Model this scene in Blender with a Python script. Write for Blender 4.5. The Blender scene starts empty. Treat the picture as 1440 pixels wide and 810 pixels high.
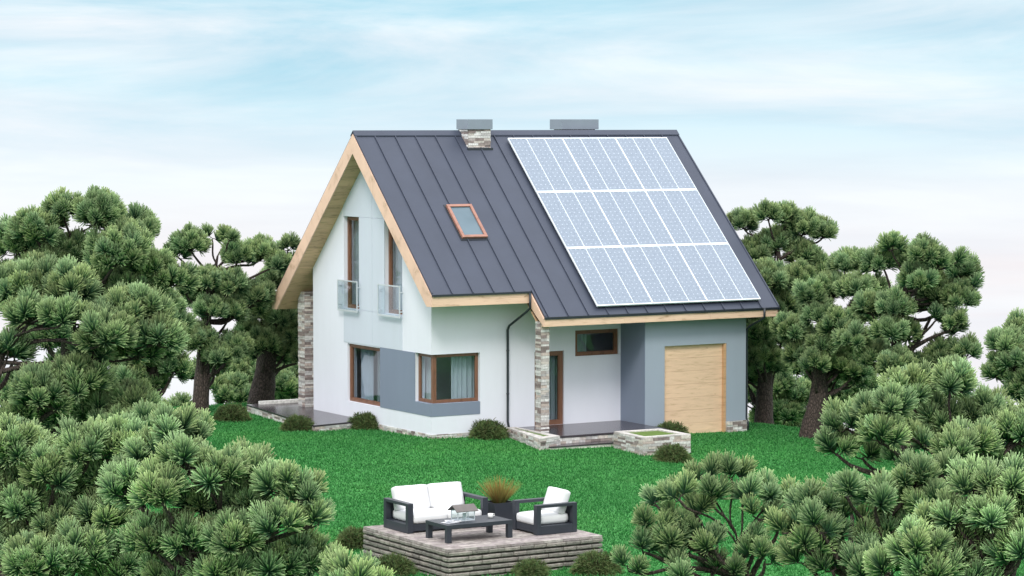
import bpy, math, random
import numpy as np
from mathutils import Vector, Matrix
R = math.radians
rng = np.random.default_rng(7)
scene = bpy.context.scene
COL = scene.collection

# ---------------------------------------------------------------- camera, sky, sun, exposure
F = 3776.0; YH = 170.0                      # focal length in photo pixels, horizon row
AZ = R(59); PITCH = math.atan((405 - YH) / F)
DH = np.array([math.cos(AZ), math.sin(AZ), 0.0])
UP = np.array([0, 0, 1.0])
FWD = DH * math.cos(PITCH) - UP * math.sin(PITCH)
RIGHT = np.cross(FWD, UP); RIGHT /= np.linalg.norm(RIGHT)
CUP = np.cross(RIGHT, FWD)
def ray(px, py): return FWD + RIGHT * (px - 720) / F + CUP * (405 - py) / F
_r = ray(607, 617)
CAM = -_r * (73.0 / (_r @ DH))
def W(px, py, D):
    """point seen at photo pixel px,py at horizontal distance D"""
    r = ray(px, py); return CAM + r * (D / (r @ DH))
def onp(px, py, ax, val):
    r = ray(px, py); return CAM + r * ((val - CAM[ax]) / r[ax])

cam = bpy.data.cameras.new("camera"); co = bpy.data.objects.new("camera", cam); COL.objects.link(co)
cam.sensor_width = 36; cam.lens = 36 * F / 1440; cam.clip_end = 3000; cam.clip_start = 0.5
co.location = CAM
co.rotation_euler = Matrix((RIGHT, CUP, -FWD)).transposed().to_euler()
scene.camera = co
scene.view_settings.view_transform = 'Standard'; scene.view_settings.look = 'None'
scene.view_settings.gamma = 1; scene.view_settings.exposure = 0.30; scene.view_settings.use_curve_mapping = False

SUN_EL, SUN_AZ = R(44), R(-132)             # azimuth of the sun's position, from +X counter-clockwise
sd = bpy.data.lights.new("sun", 'SUN'); sd.energy = 1.5; sd.angle = R(14); sd.color = (1, .955, .88)
so = bpy.data.objects.new("sun", sd); COL.objects.link(so)
sv = Vector((math.cos(SUN_EL) * math.cos(SUN_AZ), math.cos(SUN_EL) * math.sin(SUN_AZ), math.sin(SUN_EL)))
so.rotation_euler = sv.to_track_quat('Z', 'Y').to_euler(); so.location = sv * 60

world = bpy.data.worlds.new("World"); scene.world = world; world.use_nodes = True
nt = world.node_tree; nt.nodes.clear()
def N(nt, t, **k):
    n = nt.nodes.new(t)
    for a, v in k.items():
        if a.startswith('i_'):
            key = a[2:]; n.inputs[int(key) if key.isdigit() else key.replace('_', ' ')].default_value = v
        else: setattr(n, a, v)
    return n
def ramp(nt, src, pts, interp='LINEAR'):
    n = nt.nodes.new('ShaderNodeValToRGB'); e = n.color_ramp.elements
    n.color_ramp.interpolation = interp
    while len(e) > 1: e.remove(e[-1])
    e[0].position = pts[0][0]; c = pts[0][1]; e[0].color = (*c, 1) if len(c) == 3 else c
    for p, c in pts[1:]:
        q = e.new(p); q.color = (*c, 1)
    if src is not None: nt.links.new(src, n.inputs[0])
    return n
L = nt.links.new
tc = N(nt, 'ShaderNodeTexCoord'); sep = N(nt, 'ShaderNodeSeparateXYZ'); L(tc.outputs['Generated'], sep.inputs[0])
sky = N(nt, 'ShaderNodeTexSky', sky_type='NISHITA', sun_disc=False)
sky.sun_elevation = SUN_EL; sky.sun_rotation = R(90) - SUN_AZ; sky.air_density = 1.0; sky.dust_density = 2.0
zc = N(nt, 'ShaderNodeMath', operation='MAXIMUM'); L(sep.outputs[2], zc.inputs[0]); zc.inputs[1].default_value = .06
cmb = N(nt, 'ShaderNodeCombineXYZ'); L(sep.outputs[0], cmb.inputs[0]); L(sep.outputs[1], cmb.inputs[1]); L(zc.outputs[0], cmb.inputs[2])
L(cmb.outputs[0], sky.inputs[0])
# pale veil by height, in the sky's own units (x 0.1 = displayed radiance)
el = N(nt, 'ShaderNodeMapRange', i_1=-.12, i_2=.12); L(sep.outputs[2], el.inputs[0])
veil = ramp(nt, el.outputs[0], [(0, (.77, .77, .81)), (.28, (.83, .80, .81)), (.38, (.79, .82, .85)), (.48, (.64, .79, .86)), (.56, (.47, .71, .81)), (.64, (.36, .64, .77)), (.74, (.50, .70, .79)), (.86, (.72, .78, .82)), (1, (.86, .86, .87))])
mp = N(nt, 'ShaderNodeMapping'); mp.inputs['Scale'].default_value = (1, 1, 6.5); mp.inputs['Rotation'].default_value = (R(3), R(-2), 0)
L(tc.outputs['Generated'], mp.inputs[0])
n1 = N(nt, 'ShaderNodeTexNoise', i_Scale=4.2, i_Detail=9, i_Roughness=.60, i_Distortion=.5); L(mp.outputs[0], n1.inputs['Vector'])
n1r = ramp(nt, n1.outputs[0], [(.42, (0, 0, 0)), (.70, (1, 1, 1))])
mp2 = N(nt, 'ShaderNodeMapping'); mp2.inputs['Scale'].default_value = (1, 1, 9); mp2.inputs['Location'].default_value = (3.1, 1.2, .3)
L(tc.outputs['Generated'], mp2.inputs[0])
n2 = N(nt, 'ShaderNodeTexNoise', i_Scale=6, i_Detail=8, i_Roughness=.5); L(mp2.outputs[0], n2.inputs['Vector'])
n2r = ramp(nt, n2.outputs[0], [(.42, (.91, .915, .94)), (.60, (1, 1, 1))])
cl = N(nt, 'ShaderNodeMix', data_type='RGBA', blend_type='MIX'); cl.inputs[7].default_value = (.82, .87, .90, 1)
L(n1r.outputs[0], cl.inputs[0]); L(veil.outputs[0], cl.inputs[6])
cm = N(nt, 'ShaderNodeMix', data_type='RGBA', blend_type='MULTIPLY'); cm.inputs[0].default_value = .8
L(cl.outputs[2], cm.inputs[6]); L(n2r.outputs[0], cm.inputs[7])
sc = N(nt, 'ShaderNodeVectorMath', operation='SCALE'); sc.inputs[3].default_value = 10.0; L(cm.outputs[2], sc.inputs[0])
# higher up the veil thins and the open sky shows between the clouds
zen = N(nt, 'ShaderNodeMapRange', i_1=.07, i_2=.6, i_3=9.6, i_4=23.0); L(sep.outputs[2], zen.inputs[0]); L(zen.outputs[0], sc.inputs[3])
hi = N(nt, 'ShaderNodeMapRange', i_1=.10, i_2=.55, i_3=0.0, i_4=.15); L(sep.outputs[2], hi.inputs[0])
mx = N(nt, 'ShaderNodeMix', data_type='RGBA'); L(hi.outputs[0], mx.inputs[0]); L(sc.outputs[0], mx.inputs[6]); L(sky.outputs[0], mx.inputs[7])
bg = N(nt, 'ShaderNodeBackground'); bg.inputs[1].default_value = .1; L(mx.outputs[2], bg.inputs[0])
wo = N(nt, 'ShaderNodeOutputWorld'); L(bg.outputs[0], wo.inputs[0])

# ---------------------------------------------------------------- mesh helpers
class MB:
    def __init__(s): s.v = []; s.f = []; s.c = []
    def add(s, vs, fs, c=(1, 1, 1)):
        b = len(s.v); s.v += [tuple(map(float, p)) for p in vs]; s.f += [[b + i for i in f] for f in fs]; s.c += [c] * len(vs)
    def box(s, x0, x1, y0, y1, z0, z1, c=(1, 1, 1)):
        s.add([(x0,y0,z0),(x1,y0,z0),(x1,y1,z0),(x0,y1,z0),(x0,y0,z1),(x1,y0,z1),(x1,y1,z1),(x0,y1,z1)],
              [(0,3,2,1),(4,5,6,7),(0,1,5,4),(1,2,6,5),(2,3,7,6),(3,0,4,7)], c)
    def obox(s, o, a, b, d, c=(1, 1, 1)):
        o, a, b, d = map(np.array, (o, a, b, d)); p = [o, o+a, o+a+b, o+b, o+d, o+a+d, o+a+b+d, o+b+d]
        s.add(p, [(0,3,2,1),(4,5,6,7),(0,1,5,4),(1,2,6,5),(2,3,7,6),(3,0,4,7)], c)
    def prism_x(s, poly, x0, x1, c=(1, 1, 1)):      # poly of (y,z)
        n = len(poly)
        s.add([(x0, y, z) for y, z in poly] + [(x1, y, z) for y, z in poly],
              [tuple(range(n))[::-1], tuple(range(n, 2*n))] + [(i, (i+1) % n, n+(i+1) % n, n+i) for i in range(n)], c)
    def prism_z(s, poly, z0, z1, c=(1, 1, 1)):
        n = len(poly)
        s.add([(x, y, z0) for x, y in poly] + [(x, y, z1) for x, y in poly],
              [tuple(range(n))[::-1], tuple(range(n, 2*n))] + [(i, (i+1) % n, n+(i+1) % n, n+i) for i in range(n)], c)
    def tube(s, pts, rad, n=8, c=(1, 1, 1), jit=0):
        pts = [np.array(p, float) for p in pts]; rad = rad if hasattr(rad, '__len__') else [rad] * len(pts)
        rings = []; u = None
        for i, p in enumerate(pts):
            t = pts[min(i+1, len(pts)-1)] - pts[max(i-1, 0)]; t /= np.linalg.norm(t) + 1e-9
            if u is None: u = np.cross(t, (0.31, .87, .2))
            u = u - t * (u @ t); u /= np.linalg.norm(u); w = np.cross(t, u)
            rings.append([p + rad[i] * (1 + jit * (rng.random() - .5)) * (u * math.cos(a) + w * math.sin(a)) for a in np.linspace(0, 2*math.pi, n, endpoint=False)])
        fs = []
        for i in range(len(pts) - 1):
            for k in range(n): fs.append((i*n+k, i*n+(k+1) % n, (i+1)*n+(k+1) % n, (i+1)*n+k))
        fs.append(tuple(range(n))[::-1]); fs.append(tuple(range((len(pts)-1)*n, len(pts)*n)))
        s.add([q for r in rings for q in r], fs, c)

def link(o, parent=None):
    COL.objects.link(o)
    if parent is not None: o.parent = parent
    return o
def origin_of(parent):
    p = Vector((0, 0, 0))
    while parent is not None: p = p + parent.location; parent = parent.parent
    return p
def build(mb, name, mat, parent=None, origin=None, bevel=0, smooth=False, seg=2):
    """link the collected geometry as one mesh object; vertices are given in world space"""
    me = bpy.data.meshes.new(name); o = bpy.data.objects.new(name, me)
    off = origin_of(parent) if parent is not None else Vector(origin if origin is not None else (0, 0, 0))
    me.from_pydata([(x-off.x, y-off.y, z-off.z) for x, y, z in mb.v], [], mb.f)
    a = me.color_attributes.new('Col', 'FLOAT_COLOR', 'POINT')
    a.data.foreach_set('color', np.array([(*c, 1) for c in mb.c], dtype=np.float32).ravel())
    me.materials.append(mat); me.update()
    if parent is None: o.location = off
    link(o, parent)
    if smooth: me.polygons.foreach_set('use_smooth', [True] * len(me.polygons))
    if bevel:
        m = o.modifiers.new('bevel', 'BEVEL'); m.width = bevel; m.segments = seg; m.limit_method = 'ANGLE'; m.angle_limit = R(40)
    return o
def build_np(name, V, Fq, C, mat, parent=None, nside=4):
    me = bpy.data.meshes.new(name); o = bpy.data.objects.new(name, me)
    off = np.array(origin_of(parent)) if parent is not None else np.zeros(3)
    V = (V - off).astype(np.float32); n = len(V); m = len(Fq)
    me.vertices.add(n); me.vertices.foreach_set('co', V.ravel())
    me.loops.add(m * nside); me.loops.foreach_set('vertex_index', Fq.astype(np.int32).ravel())
    me.polygons.add(m); me.polygons.foreach_set('loop_start', np.arange(0, m*nside, nside, dtype=np.int32))
    me.update(calc_edges=True)
    a = me.color_attributes.new('Col', 'FLOAT_COLOR', 'POINT')
    a.data.foreach_set('color', np.concatenate([C, np.ones((n, 1))], 1).astype(np.float32).ravel())
    me.materials.append(mat); link(o, parent); return o
def tag(o, label=None, cat=None, group=None, kind=None):
    if label: o['label'] = label
    if cat: o['category'] = cat
    if group: o['group'] = group
    if kind: o['kind'] = kind
    return o
def thing(name, loc, label, cat, group=None):
    o = bpy.data.objects.new(name, None); o.location = Vector(tuple(map(float, loc))); o.empty_display_size = .2; COL.objects.link(o)
    return tag(o, label, cat, group)
def copy_thing(o, parent=None):
    c = o.copy(); COL.objects.link(c)
    if parent is not None: c.parent = parent
    for ch in list(o.children): copy_thing(ch, c)
    return c

# ---------------------------------------------------------------- materials
def mat_new(name):
    m = bpy.data.materials.new(name); m.use_nodes = True; nt = m.node_tree; nt.nodes.clear()
    out = nt.nodes.new('ShaderNodeOutputMaterial'); b = nt.nodes.new('ShaderNodeBsdfPrincipled'); nt.links.new(b.outputs[0], out.inputs[0])
    return m, nt, b, out
def rgb(*c): return (*c, 1)
def mixc(nt, fac, a, b, bt='MIX'):
    n = nt.nodes.new('ShaderNodeMix'); n.data_type = 'RGBA'; n.blend_type = bt
    for sock, v in ((0, fac), (6, a), (7, b)):
        if hasattr(v, 'links') or hasattr(v, 'is_output'): nt.links.new(v, n.inputs[sock])
        else: n.inputs[sock].default_value = v
    return n.outputs[2]
def noise(nt, scale, detail=4, rough=.55, vscale=(1, 1, 1), dist=0, coord='Object'):
    t = nt.nodes.new('ShaderNodeTexCoord'); m = nt.nodes.new('ShaderNodeMapping'); m.inputs['Scale'].default_value = vscale
    nt.links.new(t.outputs[coord], m.inputs[0]); n = nt.nodes.new('ShaderNodeTexNoise')
    n.inputs['Scale'].default_value = scale; n.inputs['Detail'].default_value = detail; n.inputs['Roughness'].default_value = rough; n.inputs['Distortion'].default_value = dist
    nt.links.new(m.outputs[0], n.inputs['Vector']); return n.outputs[0]
def bump(nt, b, h, strength=.3, dist=.02):
    n = nt.nodes.new('ShaderNodeBump'); n.inputs['Strength'].default_value = strength; n.inputs['Distance'].default_value = dist
    nt.links.new(h, n.inputs['Height']); nt.links.new(n.outputs[0], b.inputs['Normal'])
def plain(name, c, rough=.6, var=.08, scale=6, bs=.1, metal=0, spec=.5):
    m, nt, b, _ = mat_new(name)
    n = noise(nt, scale); r = ramp(nt, n, [(.3, tuple(x * (1 - var) for x in c)), (.7, tuple(min(1, x * (1 + var)) for x in c))])
    nt.links.new(r.outputs[0], b.inputs['Base Color']); b.inputs['Roughness'].default_value = rough; b.inputs['Metallic'].default_value = metal
    b.inputs['Specular IOR Level'].default_value = spec
    if bs: bump(nt, b, noise(nt, scale * 12, 3), bs, .01)
    return m
def plaster(name, c):
    m, nt, b, _ = mat_new(name)
    big = ramp(nt, noise(nt, .9, 5, .6, (1, 1, .6)), [(.3, tuple(x * .955 for x in c)), (.7, c)])
    st = ramp(nt, noise(nt, 3.5, 5, .65, (1, 1, .12)), [(.35, (.985, .985, .982)), (.6, (1, 1, 1))])
    nt.links.new(mixc(nt, 1.0, big.outputs[0], st.outputs[0], 'MULTIPLY'), b.inputs['Base Color'])
    b.inputs['Roughness'].default_value = .88; bump(nt, b, noise(nt, 70, 3), .35, .006); return m
def wood(name, base, dark, vs=(1, 12, 12), rough=.6, board=None, knots=True, scale=1.6):
    m, nt, b, _ = mat_new(name)
    g = noise(nt, scale, 6, .62, vs, .6); r = ramp(nt, g, [(.28, dark), (.46, base), (.75, tuple(min(1, x * 1.12) for x in base))])
    col = r.outputs[0]
    if knots:
        k = noise(nt, scale * 1.7, 2, .5, tuple(1 + (v - 1) * .35 for v in vs), .3)
        kr = ramp(nt, k, [(.0, (1, 1, 1)), (.69, (1, 1, 1)), (.75, tuple(d / b_ for d, b_ in zip(dark, base)))])
        col = mixc(nt, .8, col, kr.outputs[0], 'MULTIPLY')
    big = ramp(nt, noise(nt, .7, 2), [(.3, (.93, .93, .93)), (.7, (1, 1, 1))])
    col = mixc(nt, 1.0, col, big.outputs[0], 'MULTIPLY')
    at = nt.nodes.new('ShaderNodeAttribute'); at.attribute_name = 'Col'
    col = mixc(nt, 1.0, col, at.outputs[0], 'MULTIPLY')
    nt.links.new(col, b.inputs['Base Color']); b.inputs['Roughness'].default_value = rough; bump(nt, b, g, .15, .01); return m
def attr_mat(name, rough=.7, var=.15, scale=8, bs=.4, spec=.4, trans=0, tint=(1, 1, 1), bdist=.02):
    m, nt, b, out = mat_new(name)
    at = nt.nodes.new('ShaderNodeAttribute'); at.attribute_name = 'Col'
    v = ramp(nt, noise(nt, scale, 5, .6), [(.3, tuple((1 - var) * x for x in tint)), (.7, tuple(min(1.3, (1 + var) * x) for x in tint))])
    c = mixc(nt, 1.0, at.outputs[0], v.outputs[0], 'MULTIPLY')
    nt.links.new(c, b.inputs['Base Color']); b.inputs['Roughness'].default_value = rough; b.inputs['Specular IOR Level'].default_value = spec
    if bs: bump(nt, b, noise(nt, scale * 6, 5), bs, bdist)
    if trans:
        t = nt.nodes.new('ShaderNodeBsdfTranslucent'); nt.links.new(c, t.inputs[0])
        mx = nt.nodes.new('ShaderNodeMixShader'); mx.inputs[0].default_value = trans
        nt.links.new(b.outputs[0], mx.inputs[1]); nt.links.new(t.outputs[0], mx.inputs[2]); nt.links.new(mx.outputs[0], out.inputs[0])
    return m
M = {}
M['wall'] = plaster('white_plaster', (.745, .762, .845))
M['pale'] = plaster('pale_blue_plaster', (.57, .615, .70))
M['grey'] = plaster('slate_blue_plaster', (.195, .235, .315))
M['garage'] = plaster('blue_grey_plaster', (.305, .355, .43))
M['inner'] = plain('interior_paint', (.60, .59, .58), .8, .05)
M['floor_in'] = plain('interior_floor', (.12, .08, .05), .5)
M['board'] = wood('pine_board', (.74, .52, .38), (.42, .26, .15), (1, 9, 9))
M['board_y'] = wood('pine_board_sloped', (.72, .49, .37), (.46, .30, .19), (12, 1.2, 1.2))
M['soffit'] = wood('pine_soffit', (.68, .45, .27), (.34, .21, .11), (1.2, 7, 7))
M['garagewood'] = wood('pine_garage_door', (.74, .52, .36), (.55, .37, .23), (1, 1, 9), scale=2.2)
M['frame'] = wood('brown_window_wood', (.195, .090, .052), (.10, .045, .025), (6, 6, 1.2), .45, knots=False)
M['skyframe'] = wood('red_brown_wood', (.36, .175, .13), (.20, .09, .06), (3, 3, 3), .5, knots=False)
M['roof'] = plain('dark_standing_seam_metal', (.050, .060, .090), .45, .07, 1.2, 0, .25)
M['black'] = plain('black_metal', (.018, .024, .032), .4, .1)
M['capm'] = plain('grey_sheet_metal', (.235, .275, .325), .5, .05, 2, 0, .2)
M['stone'] = attr_mat('ledger_stone', .85, .25, 14, .6)
M['block'] = attr_mat('weathered_stone_block', .9, .3, 9, .9, bdist=.03)
M['steel'] = plain('pale_steel', (.60, .64, .68), .35, .04, metal=.3)
M['pvframe'] = plain('white_aluminium', (.78, .83, .88), .35, .02, bs=0)
M['slab'] = plain('dark_polished_tile', (.050, .043, .052), .22, .15, 3, .05)
M['char'] = plain('charcoal_aluminium', (.024, .029, .040), .45, .08)
M['cloth'] = plain('white_cushion_fabric', (.66, .665, .68), .9, .03, 5, .25)
M['curtain'] = attr_mat('curtain_fabric', .9, .04, 3, 0, trans=.35)
M['ceram'] = plain('white_ceramic', (.75, .75, .73), .25, .02, bs=0)
M['paper'] = attr_mat('magazine_paper', .5, .3, 25, 0)
M['lroof'] = plain('lantern_brown_roof', (.12, .105, .10), .5, .15)
M['soil_grass'] = plain('planter_lawn', (.10, .17, .025), .9, .35, 30, .8)

def pv_cells():
    m, nt, b, _ = mat_new('solar_cells')
    t = nt.nodes.new('ShaderNodeTexCoord'); mp = nt.nodes.new('ShaderNodeMapping'); mp.inputs['Scale'].default_value = (1/.155, 1/.155, 0)
    mp.inputs['Location'].default_value = (.3, .1, 0)
    nt.links.new(t.outputs['Object'], mp.inputs[0])
    vo = nt.nodes.new('ShaderNodeTexVoronoi'); vo.voronoi_dimensions = '2D'; vo.inputs['Scale'].default_value = 1; vo.inputs['Randomness'].default_value = .12
    nt.links.new(mp.outputs[0], vo.inputs['Vector'])
    dots = ramp(nt, vo.outputs['Distance'], [(.085, (1, 1, 1)), (.135, (0, 0, 0))])
    vo2 = nt.nodes.new('ShaderNodeTexVoronoi'); vo2.voronoi_dimensions = '2D'; vo2.inputs['Scale'].default_value = 5.5; nt.links.new(mp.outputs[0], vo2.inputs['Vector'])
    sp = nt.nodes.new('ShaderNodeSeparateColor'); nt.links.new(vo2.outputs['Color'], sp.inputs[0])
    cr = ramp(nt, sp.outputs[0], [(0, (.170, .212, .275)), (1, (.228, .275, .345))])  # sky reflection painted into the pale blue cell colour
    c = mixc(nt, dots.outputs[0], cr.outputs[0], (.40, .47, .56, 1))
    nt.links.new(c, b.inputs['Base Color']); b.inputs['Roughness'].default_value = .18; b.inputs['Coat Weight'].default_value = .25; b.inputs['Coat Roughness'].default_value = .06
    return m
M['cells'] = pv_cells()
def glass(name, tint, refl=1.0, ior=1.5, rough=.0):
    m = bpy.data.materials.new(name); m.use_nodes = True; nt = m.node_tree; nt.nodes.clear()
    out = nt.nodes.new('ShaderNodeOutputMaterial'); fr = nt.nodes.new('ShaderNodeLayerWeight'); fr.inputs[0].default_value = .5
    pw = nt.nodes.new('ShaderNodeMath'); pw.operation = 'POWER'; pw.inputs[1].default_value = 4.0; nt.links.new(fr.outputs['Facing'], pw.inputs[0])
    nz = noise(nt, 1.1, 2); bp = nt.nodes.new('ShaderNodeBump'); bp.inputs['Strength'].default_value = .03; bp.inputs['Distance'].default_value = .02
    nt.links.new(nz, bp.inputs['Height'])
    ml = nt.nodes.new('ShaderNodeMath'); ml.operation = 'MULTIPLY_ADD'; ml.inputs[1].default_value = .9; ml.inputs[2].default_value = refl; ml.use_clamp = True
    nt.links.new(pw.outputs[0], ml.inputs[0])
    tr = nt.nodes.new('ShaderNodeBsdfTransparent'); tr.inputs[0].default_value = (*tint, 1)
    gl = nt.nodes.new('ShaderNodeBsdfGlossy'); gl.inputs['Roughness'].default_value = rough; gl.inputs[0].default_value = (.95, .97, 1, 1)
    nt.links.new(bp.outputs[0], gl.inputs['Normal'])
    mx = nt.nodes.new('ShaderNodeMixShader'); nt.links.new(ml.outputs[0], mx.inputs[0]); nt.links.new(tr.outputs[0], mx.inputs[1]); nt.links.new(gl.outputs[0], mx.inputs[2])
    nt.links.new(mx.outputs[0], out.inputs[0]); return m
M['glass'] = glass('window_glass', (.88, .92, .94), .028)
M['railglass'] = glass('rail_glass', (.92, .96, .97), .05)
m, nt_, b, _ = mat_new('skylight_glass'); b.inputs['Base Color'].default_value = (.10, .17, .22, 1); b.inputs['Roughness'].default_value = .05
b.inputs['Coat Weight'].default_value = .25
g = ramp(nt_, noise(nt_, 1.5, 2), [(.3, (.07, .12, .155)), (.7, (.10, .155, .195))]); nt_.links.new(g.outputs[0], b.inputs['Base Color']); M['skyglass'] = m

def lawn_mat(name, attr):
    m, nt, b, out = mat_new(name)
    if attr:
        at = nt.nodes.new('ShaderNodeAttribute'); at.attribute_name = 'Col'; c = at.outputs[0]
    else:
        r = ramp(nt, noise(nt, 16, 4, .7), [(.30, (.012, .10, .014)), (.5, (.032, .22, .035)), (.72, (.09, .38, .08))]); c = r.outputs[0]
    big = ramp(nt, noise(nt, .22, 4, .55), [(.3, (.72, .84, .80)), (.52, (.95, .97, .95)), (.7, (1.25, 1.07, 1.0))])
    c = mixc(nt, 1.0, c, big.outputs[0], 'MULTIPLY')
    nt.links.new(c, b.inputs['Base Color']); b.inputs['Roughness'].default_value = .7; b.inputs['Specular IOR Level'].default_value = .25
    if not attr: bump(nt, b, noise(nt, 22, 4), .8, .05)
    else:
        t = nt.nodes.new('ShaderNodeBsdfTranslucent'); nt.links.new(c, t.inputs[0]); mx = nt.nodes.new('ShaderNodeMixShader'); mx.inputs[0].default_value = .25
        nt.links.new(b.outputs[0], mx.inputs[1]); nt.links.new(t.outputs[0], mx.inputs[2]); nt.links.new(mx.outputs[0], out.inputs[0])
    return m
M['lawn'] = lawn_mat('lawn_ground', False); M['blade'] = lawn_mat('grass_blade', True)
M['needle'] = attr_mat('pine_needles', .6, .12, 1.1, 0, .18, trans=.18)
M['bushleaf'] = attr_mat('bush_needles', .7, .15, 3, 0, .2, trans=.12)
def bark():
    m, nt, b, _ = mat_new('pine_bark')
    t = nt.nodes.new('ShaderNodeTexCoord'); mp = nt.nodes.new('ShaderNodeMapping'); mp.inputs['Scale'].default_value = (1, 1, .38); nt.links.new(t.outputs['Object'], mp.inputs[0])
    vo = nt.nodes.new('ShaderNodeTexVoronoi'); vo.feature = 'DISTANCE_TO_EDGE'; vo.inputs['Scale'].default_value = 19; nt.links.new(mp.outputs[0], vo.inputs['Vector'])
    r = ramp(nt, vo.outputs['Distance'], [(.02, (.020, .014, .012)), (.10, (.055, .040, .034)), (.45, (.105, .078, .068))])
    sp = ramp(nt, noise(nt, 20, 4, .7), [(.35, (.6, .6, .6)), (.7, (1.35, 1.3, 1.28))])
    nt.links.new(mixc(nt, 1.0, r.outputs[0], sp.outputs[0], 'MULTIPLY'), b.inputs['Base Color'])
    b.inputs['Roughness'].default_value = .9; bump(nt, b, vo.outputs['Distance'], .9, .06); return m
M['bark'] = bark()

# ---------------------------------------------------------------- ground
def gz(x, y):
    x = np.asarray(x, float); y = np.asarray(y, float)
    z = -.022 * np.clip(x, -5, 12) + .03 * np.clip(y, -8, 0) - .022 * np.clip(y, 0, 5)
    q_ = np.clip((-8 - y) / 9, 0, 1); z = z + .25 * q_ * q_ * (3 - 2 * q_)
    d = (x - CAM[0]) * DH[0] + (y - CAM[1]) * DH[1]; l = (x - CAM[0]) * RIGHT[0] + (y - CAM[1]) * RIGHT[1]
    E_ = 84 - .8 * np.clip(l, 0, 25) - 1.0 * np.clip(-l - 7, 0, 20)
    for ov in (d - E_, np.abs(l) - 34, 6 - d):
        o = np.clip(ov, 0, None); z = z - np.where(o < 6, .05 * o * o, .05 * 36 + .6 * (o - 6))
    z = z + .02 * np.sin(x * .9 + 1) * np.cos(y * .7)  * (np.abs(x - 3) + np.abs(y - 2) > 12)
    return np.maximum(z, -90)
def axis(lo, hi, a, b, fine, coarse):
    return np.unique(np.concatenate([np.arange(lo, a, coarse), np.arange(a, b, fine), np.arange(b, hi + 1, coarse)]))
xs = axis(-420, 420, -60, 60, .9, 12); ys = axis(-420, 420, -80, 60, .9, 12)
X, Y = np.meshgrid(xs, ys); Z = gz(X, Y)
V = np.stack([X, Y, Z], -1).reshape(-1, 3); nx = len(xs); ny = len(ys)
i = (np.arange(ny - 1)[:, None] * nx + np.arange(nx - 1)[None]).ravel()
ground = build_np('ground', V, np.stack([i, i + 1, i + nx + 1, i + nx], 1), np.ones((len(V), 3)), M['lawn'])
ground.data.polygons.foreach_set('use_smooth', [True] * len(ground.data.polygons)); tag(ground, kind='structure')

# ---------------------------------------------------------------- stone cladding
STONE = [(.70, .68, .66), (.64, .62, .60), (.50, .45, .43), (.55, .46, .42), (.36, .30, .285), (.74, .73, .72), (.27, .22, .21), (.52, .50, .50), (.68, .62, .57), (.70, .69, .68)]
def ledger(mb, o, u, n, w, h, hmin=.045, hmax=.085, prot=.03, pal=STONE, lmin=.12, lmax=.42, base=.0):
    """thin split stones over a w x h rectangle from corner o along unit u (up is z), facing n"""
    o, u, n = (np.array(a, float) for a in (o, u, n)); z = 0
    while z < h - 1e-4:
        ch = min(rng.uniform(hmin, hmax), h - z)
        if h - z - ch < .02: ch = h - z
        x = 0; 
        while x < w - 1e-4:
            ln = rng.uniform(lmin, lmax)
            if w - x - ln < .06: ln = w - x
            p = rng.uniform(.004, prot) + base; c = pal[rng.integers(len(pal))]; c = tuple(np.array(c) * rng.uniform(.74, 1.0))
            mb.obox(o + u * (x + .003) + (0, 0, z + .003) - n * .01, u * (ln - .006), n * (p + .01), (0, 0, ch - .006), c)
            x += ln
        z += ch
def stone_box(mb, x0, x1, y0, y1, z0, z1, sides='sw', **k):
    mb.box(x0, x1, y0, y1, z0, z1, (.16, .145, .135))
    if 's' in sides: ledger(mb, (x0, y0, z0), (1, 0, 0), (0, -1, 0), x1 - x0, z1 - z0, **k)
    if 'w' in sides: ledger(mb, (x0, y0, z0), (0, 1, 0), (-1, 0, 0), y1 - y0, z1 - z0, **k)
    if 'e' in sides: ledger(mb, (x1, y0, z0), (0, 1, 0), (1, 0, 0), y1 - y0, z1 - z0, **k)
    if 'n' in sides: ledger(mb, (x0, y1, z0), (1, 0, 0), (0, 1, 0), x1 - x0, z1 - z0, **k)

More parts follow.
